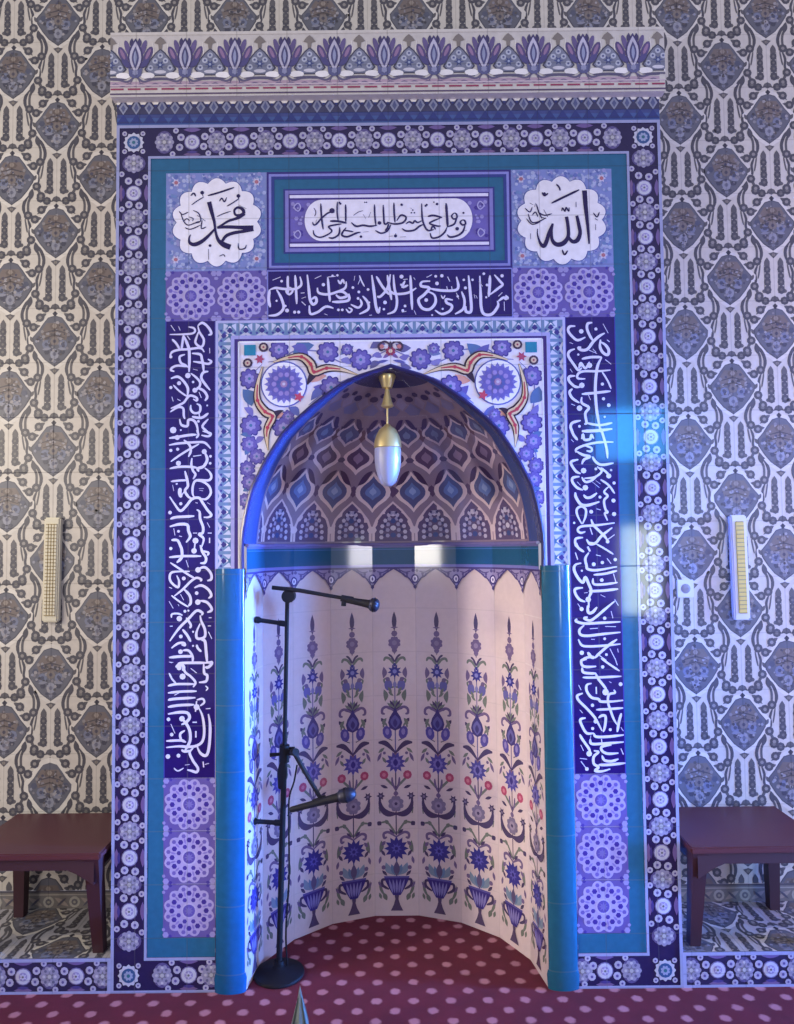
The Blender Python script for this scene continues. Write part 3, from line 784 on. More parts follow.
def spandrel_flora(p, sx):
    """left half drawn from the enlarged sheet, mirrored for the right half"""
    def T(x, y_):
        u, v = at(210+x/4.411, 310+y_/4.411)
        u += 0.013
        return ((u if sx < 0 else -u), v)
    s = 0.00388/4.411
    ins = lambda c, r: abs(c[0]) > arch_r(c[1])+r*0.5
    def fl(x, y_, r, col=(104, 92, 168), n=9):
        c = T(x, y_); r *= s
        if c[1] < 2.374 and not ins(c, r): return
        r *= 1.18
        p.lobes(c[0], c[1], r*0.86, r*0.22, n, (70, 64, 140), 2); p.lobes(c[0], c[1], r*0.72, r*0.2, n, col, 3)
        p.lobes(c[0], c[1], r*0.36, r*0.14, 6, (150, 140, 196), 4); p.circ(c[0], c[1], r*0.16, (70, 110, 150), 5, 6)
    def vine(pts, w, col, l=2): p.stroke([T(*q) for q in pts], w*s if not isinstance(w, list) else [v*s for v in w], col, l)
    def lf(a, b_, w, col=(84, 110, 150), l=2, bend=0.15): p.leaf(T(*a), T(*b_), w*1.5*s, col, l, bend)
    # great flower in its white ring
    c = T(312, 328)
    p.circ(c[0], c[1], 104*s, (92, 96, 176), 3, 28); p.circ(c[0], c[1], 98*s, (238, 232, 246), 4, 28)
    p.star(c[0], c[1], 70*s, 88*s, 20, (122, 118, 192), 5); p.lobes(c[0], c[1], 62*s, 12*s, 12, (104, 96, 172), 6)
    for a in range(10):
        t = 2*pi*a/10
        p.circ(c[0]+44*s*cos(t), c[1]+44*s*sin(t), 11*s, (150, 132, 192), 7, 8); p.circ(c[0]+26*s*cos(t+0.3), c[1]+26*s*sin(t+0.3), 8*s, (84, 96, 166), 7, 6)
    p.circ(c[0], c[1], 16*s, (164, 130, 170), 8, 8); p.circ(c[0], c[1], 7*s, (190, 180, 200), 9, 6)
    p.star(*T(378, 385), 12*s, 24*s, 5, (190, 72, 100), 8)
    # saz leaves, cream and red with dark edge
    for pts, ww in (([(265, 232), (330, 212), (390, 208), (430, 240), (445, 275), (500, 258), (560, 262), (640, 288)], [8, 22, 40, 50, 44, 40, 24, 5]),
                    ([(218, 250), (196, 330), (196, 400), (230, 450), (262, 470), (240, 520), (236, 560), (242, 620)], [8, 22, 36, 46, 42, 36, 24, 5])):
        vine(pts, ww, (52, 38, 62), 5); vine(pts, [v*0.66 for v in ww], (216, 190, 160), 6)
        vine(pts[1:-1], [v*0.22 for v in ww[1:-1]], (176, 66, 84), 7)
        for q in pts[2:6]:
            cq = T(*q); p.circ(cq[0], cq[1], 9*s, (184, 62, 84), 7.5, 6)
    vine([(445, 275), (425, 310), (415, 330)], [40, 20, 4], (52, 38, 62), 5); vine([(262, 470), (290, 450), (310, 445)], [36, 18, 4], (52, 38, 62), 5)
    lf((430, 320), (500, 290), 26, (206, 150, 140)); lf((270, 480), (310, 455), 22, (206, 150, 140))
    # ground flowers and leaves
    for x, y_, r in ((290, 176, 36), (505, 186, 40), (650, 220, 40), (160, 304, 38), (166, 510, 40), (160, 592, 32), (520, 342, 42), (310, 520, 40), (192, 646, 30), (590, 175, 22), (150, 700, 30), (160, 760, 30), (140, 840, 26), (130, 920, 24), (330, 470, 24), (215, 700, 20)):
        fl(x, y_, r)
    for a, b_, w, col in (((350, 200), (445, 155), 40, (84, 110, 160)), ((345, 160), (420, 200), 28, (100, 96, 170)), ((130, 350), (170, 425), 40, (84, 110, 160)), ((135, 430), (175, 470), 20, (120, 112, 180)), ((560, 200), (620, 160), 24, (110, 120, 170)),
                          ((560, 220), (610, 240), 20, (130, 124, 186)), ((440, 340), (520, 380), 30, (96, 90, 170)), ((430, 400), (500, 350), 24, (96, 104, 176)), ((290, 560), (350, 480), 30, (100, 92, 170)), ((330, 430), (380, 470), 24, (96, 104, 176)),
                          ((690, 170), (760, 150), 26, (100, 96, 150)), ((690, 260), (740, 230), 20, (100, 96, 150)), ((120, 550), (170, 560), 18, (84, 110, 160)), ((190, 590), (225, 560), 18, (120, 112, 180)), ((700, 200), (745, 210), 18, (120, 112, 180)), ((140, 640), (170, 610), 18, (84, 110, 160)),
                          ((150, 730), (200, 760), 18, (110, 104, 176)), ((130, 800), (170, 790), 16, (84, 110, 160)), ((125, 880), (160, 870), 14, (110, 104, 176))):
        lf(a, b_, w, col)
    for pts in (([(240, 230), (300, 220), (360, 180), (440, 180), (500, 186)]), ([(500, 186), (560, 230), (650, 220), (720, 200), (780, 170)]), ([(215, 240), (160, 304), (150, 390), (160, 450), (166, 510), (150, 560), (160, 592), (150, 650), (150, 700), (160, 760), (140, 840)]), ([(420, 420), (470, 380), (520, 342), (600, 300)]), ([(330, 440), (320, 490), (300, 540)])):
        vine(pts, 6, (120, 118, 176), 1.5)
    # corner: turquoise square, red star, dark curls
    c = T(162, 178); p.rect(c[0]-26*s, c[1]-24*s, c[0]+26*s, c[1]+24*s, (40, 128, 160), 4); p.star(*T(205, 218), 12*s, 24*s, 6, (168, 72, 104), 5)
    for q in ((222, 165), (152, 235)):
        cq = T(*q); p.circ(cq[0], cq[1], 22*s, (70, 54, 80), 4, 10); p.circ(cq[0], cq[1], 13*s, (200, 176, 160), 5, 8); p.circ(cq[0], cq[1], 5*s, (150, 70, 90), 6, 6)
def off_arch(u, v):
    lim = arch_r(v)+0.005
    if v < 2.378 and abs(u) < lim: u = math.copysign(lim, u)
    return (max(-SPX, min(SPX, u)), v)
p.keep_out = off_arch
for sx in (-1, 1): spandrel_flora(p, sx)
p.keep_out = None
# top centre palmette
p.frame(0, 2.43, 0.001)
for sx in (-1, 1):
    p.stroke([(0, 30), (sx*22, 44), (sx*46, 30), (sx*40, 10), (sx*20, 14)], 9, (70, 54, 80), 4); p.circ(sx*34, 24, 9, (190, 120, 120), 5, 8)
    p.leaf((0, 0), (sx*30, -22), 14, (120, 90, 150), 4); p.leaf((sx*8, -30), (sx*60, -40), 12, (90, 90, 160), 4)
p.lobes(0, 6, 15, 5, 8, (150, 60, 90), 5); p.circ(0, 6, 8, (214, 190, 170), 6, 8); p.leaf((0, 14), (0, 44), 18, (70, 54, 80), 5)
p.frame()
p.build('floral_spandrel', M_FACADE, mihrab)

# ---- blue moulding of the arch
mb = MB()
path = [(-r, -0.002, z) for r, z in ARC if z > 1.585]+[(r, -0.002, z) for r, z in ARC[::-1][1:] if z > 1.585]
mb.tube(path, 0.0085, 8)
mb.build('arch_molding', plain_material('cobalt_glaze', (40, 36, 92), 0.3, 0, 0.15, 25), mihrab)

# ---- half dome
def dome_pt(ph, z, l=0.0):
    r = max(0.0, arch_r(z)-0.008-l*0.0009)
    return (r*sin(ph), max(0.0, r*cos(ph)), z-(0.0009*l if z > 2.15 else 0))
DZ = [1.678+(2.36-1.678)*i/36 for i in range(37)]+[2.366, 2.3695]
p = Pat(lambda u, v, l: dome_pt(u, v, l), k=1.2)
N = 60
p.cells = ([-pi/2+pi*j/N for j in range(N+1)], DZ)
for i in range(len(DZ)-1):
    for j in range(N):
        a0, a1 = -pi/2+pi*j/N, -pi/2+pi*(j+1)/N
        am = abs(a0+a1)/2
        z = DZ[i]
        col = (50, 64, 116) if am > RD(74) else ((56, 52, 94) if z > 2.305 else (124, 106, 124))
        p.poly([(a0, DZ[i]), (a1, DZ[i]), (a1, DZ[i+1]), (a0, DZ[i+1])], col, 0, 0.0, raw=True)
def dz(py):
    """height on the dome of a row seen at image row py above the niche axis"""
    sl = (at(395, py, 0.5)[1]-CZ)/(CD+0.5)
    z = 2.0
    for _ in range(40):
        z = 0.5*z+0.5*(CZ+sl*(CD+max(0, arch_r(z)-0.008)))
    return z
T20 = RD(20)
ROW = {k: dz(k) for k in (541, 537, 530, 522, 512, 508, 503.6, 498, 492, 491, 486, 480, 474.6, 471, 465, 461, 459, 453, 447, 443, 436, 435.6, 430, 424, 420, 416, 411, 405, 400, 396, 391)}
def oz(k, half): return (k+0.5)*T20 if half else k*T20
def lozenge(c, zb, zm, zt, w, col, l):
    rt = []
    for t, f in ((0.0, 0.0), (0.16, 0.13), (0.36, 0.36), (0.6, 0.74), (0.8, 0.94), (1.0, 1.0)):
        rt.append((w*f, zb+(zm-zb)*t))
    for t, f in ((0.8, 0.94), (0.6, 0.74), (0.36, 0.36), (0.16, 0.13), (0.0, 0.0)):
        rt.append((w*f, zt+(zm-zt)*t))
    p.poly([(c+x, z) for x, z in rt]+[(c-x, z) for x, z in rt[-2:0:-1]], col, l)
p.lim = (-RD(74), RD(74), None, None)
ROSE = (166, 146, 156); PLUM = (82, 64, 92); SLATE = (78, 80, 116)
for half in (False, True):
    for k in range(-5, 5):
        c = oz(k, half)
        if abs(c) > RD(92): continue
        if not half:
            # lacework lobe
            zb, zt = ROW[541], ROW[503.6]
            h = zt-zb
            wd = T20*0.43
            arch = [(c-wd, zb), (c+wd, zb), (c+wd, zb+h*0.35), (c+wd*0.85, zb+h*0.55), (c+wd*0.45, zb+h*0.8), (c, zt), (c-wd*0.45, zb+h*0.8), (c-wd*0.85, zb+h*0.55), (c-wd, zb+h*0.35)]
            p.poly([(c+(q[0]-c)*1.14, zb+(q[1]-zb)*1.06) for q in arch], (186, 164, 170), 0.6); p.poly(arch, (84, 70, 100), 1)
            for t in range(5):
                for sx in (-1, 1):
                    zz = zb+h*(0.1+0.15*t); ww = wd*(0.72, 0.72, 0.66, 0.48, 0.26)[t]
                    p.circ(c+sx*ww*0.9, zz, 0.018, (166, 156, 176), 2, 6, 0.010); p.circ(c+sx*ww*0.42, zz+h*0.05, 0.018, (140, 132, 160), 2, 6, 0.010)
                    p.circ(c+sx*ww*0.65, zz+h*0.06, 0.012, (60, 56, 96), 2, 5, 0.007)
            for t in range(4):
                p.circ(c, zb+h*(0.16+0.19*t), 0.024, (176, 166, 182) if t % 2 else (62, 70, 116), 2, 8, 0.012)
            # small square between the large lozenges
            lozenge(c, ROW[498], ROW[491], ROW[486], 0.055, PLUM, 1)
            # second row lozenge
            lozenge(c, ROW[474.6]-0.004, ROW[459], ROW[443], T20*0.46, (190, 168, 174), 1); lozenge(c, ROW[471]+0.002, ROW[459], ROW[447]-0.002, T20*0.34, PLUM, 2); lozenge(c, ROW[465], ROW[459], ROW[453], T20*0.15, (128, 106, 130), 3)
            lozenge(c, ROW[443]-0.002, ROW[436], ROW[430], 0.06, (96, 72, 88), 1)
            for sx in (-1, 1):
                p.leaf((c+sx*0.03, ROW[486]), (c+sx*T20*0.46, ROW[471]), 0.036, (66, 50, 78), 2)
                p.leaf((c+sx*T20*0.42, ROW[443]), (c+sx*0.02, ROW[436]+0.03), 0.034, (76, 62, 92), 1)
                p.leaf((c+sx*0.03, ROW[430]), (c+sx*T20*0.46, ROW[420]), 0.03, (68, 56, 92), 2)
            p.poly([(c-T20*0.4, ROW[411]), (c, ROW[405]+0.004), (c+T20*0.4, ROW[411]), (c+T20*0.2, ROW[416]), (c-T20*0.2, ROW[416])], (104, 98, 132), 1)
            p.circ(c, ROW[400], 0.09, (64, 52, 84), 1, 8, 0.010)
        else:
            zb, zm, zt = ROW[508], ROW[492], ROW[474.6]
            lozenge(c, zb-0.022, zm, zt+0.012, T20*0.45, (192, 170, 172), 1); lozenge(c, zb-0.004, zm, zt-0.006, T20*0.33, SLATE, 2)
            lozenge(c, zb+0.035, zm-0.004, zt-0.035, T20*0.2, (92, 108, 154), 3); lozenge(c, zb+0.055, zm, zt-0.055, T20*0.09, (126, 140, 178), 4)
            p.circ(c, ROW[530], 0.04, (188, 168, 176), 1, 8, 0.016)
            p.circ(c, ROW[461], 0.045, (84, 70, 96), 1, 6, 0.012)
            lozenge(c, ROW[447]-0.006, ROW[435.6], ROW[424]+0.004, T20*0.46, (178, 160, 172), 1); lozenge(c, ROW[447]+0.006, ROW[435.6], ROW[424]-0.006, T20*0.36, (84, 84, 122), 2); lozenge(c, ROW[443], ROW[435.6], ROW[430]-0.004, T20*0.13, (108, 116, 150), 3)
            p.poly([(c-T20*0.3, ROW[405]), (c, ROW[411]), (c+T20*0.3, ROW[405]), (c, ROW[396])], (130, 116, 140), 1)
            p.circ(c, ROW[396], 0.07, (58, 48, 84), 1.5, 6, 0.008)
dome = p.build('half_dome', M_LETTER, mihrab)
for f in dome.data.polygons: f.use_smooth = False

# ---- faceted niche wall
RN = 0.573
AP = RN*cos(RD(10)); HW = RN*sin(RD(10))
def facet(k):
    a = k*T20
    return lambda u, v, l: (AP*sin(a)+u*cos(a)-l*LS*sin(a), AP*cos(a)-u*sin(a)-l*LS*cos(a), v)
WB, WT = 1.576, 1.678

def vase_column(p):
    s = 0.000705
    p.frame(0, 1.369+75*s, s, -s)
    INKB = (64, 56, 108); VIO = (104, 86, 122); OLV = (104, 108, 104); BLU = (56, 52, 122); GRY = (116, 104, 132); DK = (72, 60, 92)
    def B(x, y): return (x, y)
    p.leaf((0, 200), (0, 70), 20, DK, 1); p.stroke([(0, 190), (0, 350)], 6, DK, 1); p.leaf((-26, 175), (26, 175), 7, VIO, 1); p.circ(0, 215, 17, VIO, 1, 8)
    p.lobes(0, 275, 34, 8, 8, VIO, 2); p.circ(0, 275, 14, (126, 110, 140), 3, 8); p.leaf((0, 300), (0, 345), 22, VIO, 2)
    for sx in (-1, 1):
        X = lambda v: sx*v
        p.stroke([(0, 420), (X(30), 380), (X(58), 372), (X(70), 392)], 9, OLV, 1); p.stroke([(0, 400), (X(20), 365), (X(40), 350)], 7, DK, 1)
        p.leaf((X(72), 430), (X(74), 505), 20, VIO, 1, sx*0.1)
        p.stroke([(0, 560), (X(40), 560), (X(70), 520), (X(60), 505)], 7, OLV, 1)
        p.circ(X(42), 548, 22, (96, 92, 150), 2, 10, 30); p.leaf((X(30), 520), (X(62), 500), 18, VIO, 2); p.leaf((X(44), 560), (X(20), 600), 12, OLV, 2)
        p.leaf((X(64), 655), (X(72), 575), 20, OLV, 1, -sx*0.12); p.leaf((X(8), 620), (X(44), 590), 10, OLV, 1)
        for i, (dx, dy) in enumerate(((14, 640), (34, 645), (52, 662), (64, 690))):
            p.leaf((0, 705), (X(dx), dy), 13, (OLV, DK)[i % 2], 1)
        p.stroke([(0, 720), (X(50), 690), (X(80), 700), (X(84), 728), (X(66), 735)], 9, VIO, 1)
        p.leaf((X(70), 790), (X(92), 760), 14, DK, 1); p.leaf((X(56), 760), (X(86), 800), 14, OLV, 1)
        p.circ(X(52), 853, 25, (82, 72, 138), 2, 10, 36, sx*0.25); p.circ(X(52), 848, 11, (124, 112, 166), 3, 8, 18); p.stroke([(X(52), 815), (X(70), 790), (X(78), 820)], 7, OLV, 1)
        p.stroke([(X(20), 905), (X(52), 890)], 7, DK, 1)
        p.stroke([(0, 985), (X(36), 945), (X(70), 920), (X(110), 918)], [5, 13, 17, 6], DK, 2)
        p.leaf((X(70), 950), (X(112), 985), 12, OLV, 1); p.leaf((X(90), 980), (X(118), 1040), 12, VIO, 1); p.circ(X(72), 985, 9, VIO, 1, 6); p.leaf((X(60), 1050), (X(86), 1010), 12, OLV, 1)
        p.circ(X(76), 1124, 24, (156, 70, 100) , 2, 9); p.circ(X(76), 1124, 11, (186, 110, 130), 3, 6)
        p.stroke([(0, 1210), (X(30), 1180), (X(60), 1150), (X(74), 1130)], 8, OLV, 1); p.stroke([(0, 1225), (X(20), 1180), (X(24), 1140)], 7, VIO, 1)
        p.leaf((X(50), 1210), (X(100), 1190), 12, DK, 1); p.star(X(98), 1259, 15, 29, 6, DK, 2); p.circ(X(98), 1259, 8, GRY, 3, 6)
        p.stroke([(0, 1372), (X(50), 1372), (X(88), 1345), (X(104), 1300), (X(100), 1270)], [8, 20, 18, 10, 5], DK, 2)
        p.stroke([(X(104), 1370), (X(110), 1330)], 9, OLV, 1)
        p.stroke([(0, 1505), (X(30), 1460), (X(62), 1425), (X(108), 1432)], 7, OLV, 1); p.leaf((X(50), 1440), (X(70), 1410), 16, OLV, 2); p.leaf((X(98), 1420), (X(120), 1446), 20, DK, 2)
        p.stroke([(0, 1520), (X(48), 1490), (X(80), 1498), (X(78), 1525), (X(60), 1520)], 9, VIO, 1); p.leaf((X(10), 1500), (X(46), 1470), 12, DK, 1)
        p.leaf((X(98), 1540), (X(108), 1620), 18, OLV, 1, sx*0.1); p.leaf((X(70), 1545), (X(96), 1575), 14, VIO, 1); p.leaf((X(72), 1640), (X(100), 1600), 12, DK, 1)
        p.leaf((X(100), 1640), (X(112), 1690), 12, VIO, 1)
        p.leaf((X(20), 1760), (X(70), 1680), 26, (116, 130, 152), 1, sx*0.1); p.circ(X(84), 1712, 12, VIO, 1, 7); p.leaf((X(10), 1765), (X(34), 1690), 18, (96, 116, 150), 2); p.leaf((X(60), 1765), (X(94), 1730), 12, DK, 1)
        p.leaf((X(70), 1900), (X(110), 1790), 12, OLV, 1, sx*0.1); p.leaf((X(64), 1920), (X(86), 1870), 18, OLV, 2); p.leaf((X(100), 1910), (X(112), 1870), 12, OLV, 2); p.leaf((X(92), 1840), (X(120), 1800), 12, VIO, 1)
        p.stroke([(X(62), 1790), (X(92), 1790), (X(90), 1825), (X(50), 1850)], 9, DK, 1)
    p.star(0, 460, 26, 48, 9, BLU, 2, pi/2); p.circ(0, 460, 12, (120, 116, 178), 3, 7); p.leaf((0, 430), (0, 405), 14, BLU, 2)
    p.stroke([(0, 500), (0, 700)], 8, (92, 84, 132), 1); p.leaf((0, 570), (0, 520), 16, (118, 112, 160), 2)
    p.poly([(0, 690), (14, 722), (36, 756), (46, 790), (36, 826), (0, 842), (-36, 826), (-46, 790), (-36, 756), (-14, 722)], INKB, 2)
    p.leaf((0, 830), (0, 740), 40, (90, 84, 140), 3); p.leaf((0, 820), (0, 765), 18, (64, 56, 108), 4)
    p.stroke([(0, 840), (0, 985)], 9, (92, 84, 132), 1)
    p.star(0, 1045, 44, 70, 11, (78, 70, 138), 3, pi/2); p.lobes(0, 1045, 26, 8, 8, (110, 100, 164), 4); p.leaf((0, 1070), (0, 1020), 20, (60, 52, 118), 5); p.circ(0, 1000, 16, (110, 84, 110), 2, 8)
    p.stroke([(0, 1095), (0, 1510)], 9, DK, 1)
    p.lobes(0, 1308, 42, 10, 8, GRY, 3); p.circ(0, 1308, 22, (136, 122, 148), 4, 8); p.circ(0, 1308, 9, DK, 5, 6); p.leaf((0, 1262), (0, 1225), 20, VIO, 3)
    p.star(0, 1592, 52, 80, 12, BLU, 3, pi/2); p.star(0, 1592, 18, 36, 8, (84, 78, 156), 4, 0.2); p.circ(0, 1592, 10, (50, 44, 110), 5, 6)
    p.stroke([(0, 1655), (0, 1775)], 10, (92, 100, 140), 1); p.leaf((0, 1770), (0, 1670), 26, (86, 76, 110), 3)
    p.poly([(-80, 1772), (80, 1772), (72, 1800), (46, 1850), (24, 1886), (-24, 1886), (-46, 1850), (-72, 1800)], (58, 48, 116), 3)
    for x in (-50, -25, 0, 25, 50): p.leaf((x*0.5, 1876), (x, 1785), 10, (120, 112, 170), 4)
    p.poly([(-82, 1766), (82, 1766), (80, 1778), (-80, 1778)], (84, 76, 140), 4)
    p.poly([(-14, 1886), (14, 1886), (10, 1912), (20, 1945), (40, 1984), (-40, 1984), (-20, 1945), (-10, 1912)], (80, 66, 96), 3)
    p.frame()

V, Fc, C, UVs = [], [], [], []
niche = None
allp = Pat(lambda u, v, l: (0, 0, 0))
for k in range(-4, 5):
    fn = facet(k)
    p = Pat(fn, limits=(-HW, HW, 0.0, None))
    p.rect(-HW, 0, HW, WB, (194, 174, 178))
    p.bold = (1.9, 1.6, 1.2)
    vase_column(p)
    base = len(allp.V)
    allp.V += p.V; allp.UV += p.UV; allp.C += p.C
    allp.Fc += [[i+base for i in f] for f in p.Fc]
allp.build('niche_wall', M_NICHE, mihrab)

# scalloped frieze at the head of the wall
allp = Pat(lambda u, v, l: (0, 0, 0))
for k in range(-4, 5):
    p = Pat(facet(k), limits=(-HW, HW, None, None))
    curve = [(0, 1.566), (0.18, 1.556), (0.34, 1.546), (0.52, 1.530), (0.66, 1.524), (0.8, 1.506), (0.92, 1.49), (1.0, 1.470)]
    for sx in (-1, 1):
        for (a, za), (b_, zb) in zip(curve[:-1], curve[1:]):
            p.poly([(sx*a*HW, za), (sx*b_*HW, zb), (sx*b_*HW, WB), (sx*a*HW, WB)], (78, 66, 116), 6, 0)
            p.poly([(sx*a*HW, za+0.008), (sx*b_*HW, zb+0.014), (sx*b_*HW, WB), (sx*a*HW, WB)], (140, 128, 170), 7, 0)
        p.circ(sx*HW, 1.522, 0.020, (70, 58, 116), 8, 10, 0.022); p.circ(sx*HW, 1.522, 0.013, (206, 196, 222), 9, 8, 0.015); p.circ(sx*HW, 1.522, 0.006, (80, 70, 130), 10, 6, 0.009)
        p.leaf((sx*HW, 1.496), (sx*HW, 1.474), 0.018, (72, 60, 112), 8)
        p.stroke([(sx*0.2*HW, 1.569), (sx*0.5*HW, 1.552), (sx*0.78*HW, 1.556)], 0.006, (86, 74, 124), 8); p.circ(sx*0.62*HW, 1.545, 0.007, (86, 74, 124), 8, 6); p.circ(sx*0.9*HW, 1.56, 0.008, (86, 74, 124), 8, 6)
    p.rect(-HW, 1.568, HW, WB, (72, 60, 112), 9)
    base = len(allp.V)
    allp.V += p.V; allp.UV += p.UV; allp.C += p.C; allp.Fc += [[i+base for i in f] for f in p.Fc]
allp.build('scalloped_frieze', M_LETTER, mihrab)

# turquoise glazed band under the dome
allp = Pat(lambda u, v, l: (0, 0, 0))
for k in range(-4, 5):
    p = Pat(facet(k))
    p.rect(-HW, WB, HW, WT, (36, 78, 110), 12)
    p.rect(-HW, WT-0.012, HW, WT, (96, 92, 140), 14); p.rect(-HW, WB, HW, WB+0.012, (110, 110, 176), 14); p.rect(-HW, WT-0.022, HW, WT-0.018, (64, 100, 150), 14)
    p.poly([(-HW, 0), (HW, 0), (HW, 0.0), (-HW, 0.0)], TEAL, 0) if False else None
    base = len(allp.V)
    allp.V += p.V; allp.UV += p.UV; allp.C += p.C; allp.Fc += [[i+base for i in f] for f in p.Fc]
allp.build('glazed_band', M_BAND, mihrab)
mb = MB()
mb.tube([(RN*0.984*sin(a), RN*0.984*cos(a), WT+0.002) for a in [RD(-90+10*i) for i in range(19)]], 0.008, 8)
mb.build('band_bead', plain_material('lilac_bead_glaze', (110, 100, 150), 0.2), mihrab)

# ---- engaged turquoise columns
for sx in (-1, 1):
    p = Pat(lambda u, v, l: (0, 0, 0))
    cx, R = sx*0.6295, 0.0565
    prof = [(0.003, 0.0), (0.006, 0.05), (0.0, 0.075), (0.0, 1.585), (0.0, 1.592)]
    NS = 20
    V, Fs = [], []
    for dr, z in prof:
        for i in range(NS+1):
            t = -pi/2+pi*i/NS
            V.append((cx+(R+dr)*sin(t), -(0.42*(R+dr))*cos(t)+0.006, z))
    for j in range(len(prof)-1):
        for i in range(NS):
            q = j*(NS+1)+i
            Fs.append([q, q+1, q+NS+2, q+NS+1])
    Fs.append([(len(prof)-1)*(NS+1)+i for i in range(NS+1)])
    # return into the niche
    b0 = len(V)
    xi = sx*0.573
    V += [(xi, 0.006, 0), (xi, 0.02, 0), (xi, 0.02, 1.592), (xi, 0.006, 1.592)]
    Fs.append([b0, b0+1, b0+2, b0+3])
    p.V, p.Fc = V, Fs
    p.UV = [(v[0], v[2]) for v in V]; p.C = [lin((24, 84, 136) if sx < 0 else (30, 84, 112))+[1]]*len(Fs)  # left glaze bluer: the blue light falling there is put into the colour
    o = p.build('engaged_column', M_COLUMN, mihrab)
    o.data.polygons.foreach_set('use_smooth', [True]*len(o.data.polygons)); o.data.set_sharp_from_angle(angle=RD(50))

# ================================================================== SETTING
YW = 0.39
LED = 0.13
# ---- wall tiles with the ogival flower pattern
PX = 0.402/87.5
def motif(p, cxm, czm, sy=-1):
    p.frame(cxm, czm, PX, sy*PX)
    rnd = random.Random(int(cxm*991+czm*577))
    # large flower head
    out = [(0, -23.5), (-6.5, -21.5), (-11.5, -15), (-15, -9.5), (-20.5, -3), (-20, 3), (-15, 11), (-9, 18.5), (0, 25)]
    full = out+[(-x, y_) for x, y_ in out[-2:0:-1]]
    p.poly([(x*1.26, y_*1.2) for x, y_ in full], (222, 215, 202), 0.7)
    p.poly([(x*1.05, y_*1.04) for x, y_ in full], (86, 86, 94), 1)
    p.poly(full, (106, 106, 114), 2)
    p.poly([(-8, -17), (8, -17), (13.5, -8), (11, 0), (0, -3), (-11, 0), (-13.5, -8)], (124, 112, 106), 3)
    p.circ(0, -13.5, 5, (110, 98, 92), 4, 8, 3.2); p.circ(0, -14, 2.5, (150, 138, 128), 5, 6)
    p.stroke([(-11, -7), (0, -10), (11, -7)], 1.6, (84, 78, 82), 4, smooth=False); p.stroke([(-10, -2), (0, -5), (10, -2)], 1.4, (84, 76, 76), 4, smooth=False)
    p.circ(0, 1, 4.2, (132, 122, 116), 4, 8); p.circ(0, 1, 1.8, (90, 86, 96), 5, 6)
    for sx in (-1, 1):
        p.circ(sx*8, 4, 4.4, (124, 128, 148), 3, 8); p.circ(sx*8, 4, 1.9, (84, 86, 104), 4, 6); p.circ(sx*15, -2, 3, (90, 92, 108), 3, 6)
        p.circ(sx*7.5, 11.5, 2.8, (76, 76, 88), 3, 6); p.leaf((sx*3, 8), (sx*12, 9), 3, (140, 140, 152), 4); p.circ(sx*3.6, 19, 1.8, (84, 84, 96), 4, 5)
        p.circ(sx*12, -8.5, 1.8, (146, 140, 138), 4, 5); p.circ(sx*17.5, 1, 1.5, (150, 150, 160), 4, 5)
    for i in range(80):
        a_, r_ = rnd.uniform(0, 2*pi), rnd.uniform(0.2, 0.92)
        x, y_ = 19*r_*cos(a_), 22*r_*sin(a_)
        if abs(x)/20+abs(y_)/24 > 0.95: continue
        p.circ(x, y_, rnd.uniform(0.7, 1.9), rnd.choice([(76, 74, 80), (150, 146, 148), (92, 86, 86), (166, 160, 160), (84, 82, 98), (138, 132, 136)]), 3.5, 5)
    p.circ(0, 13.5, 4.4, (152, 152, 162), 3, 8, 5.4); p.circ(0, 13.5, 2, (116, 116, 130), 4, 6); p.circ(0, 21, 1.8, (140, 140, 150), 4, 5)
    p.frame()

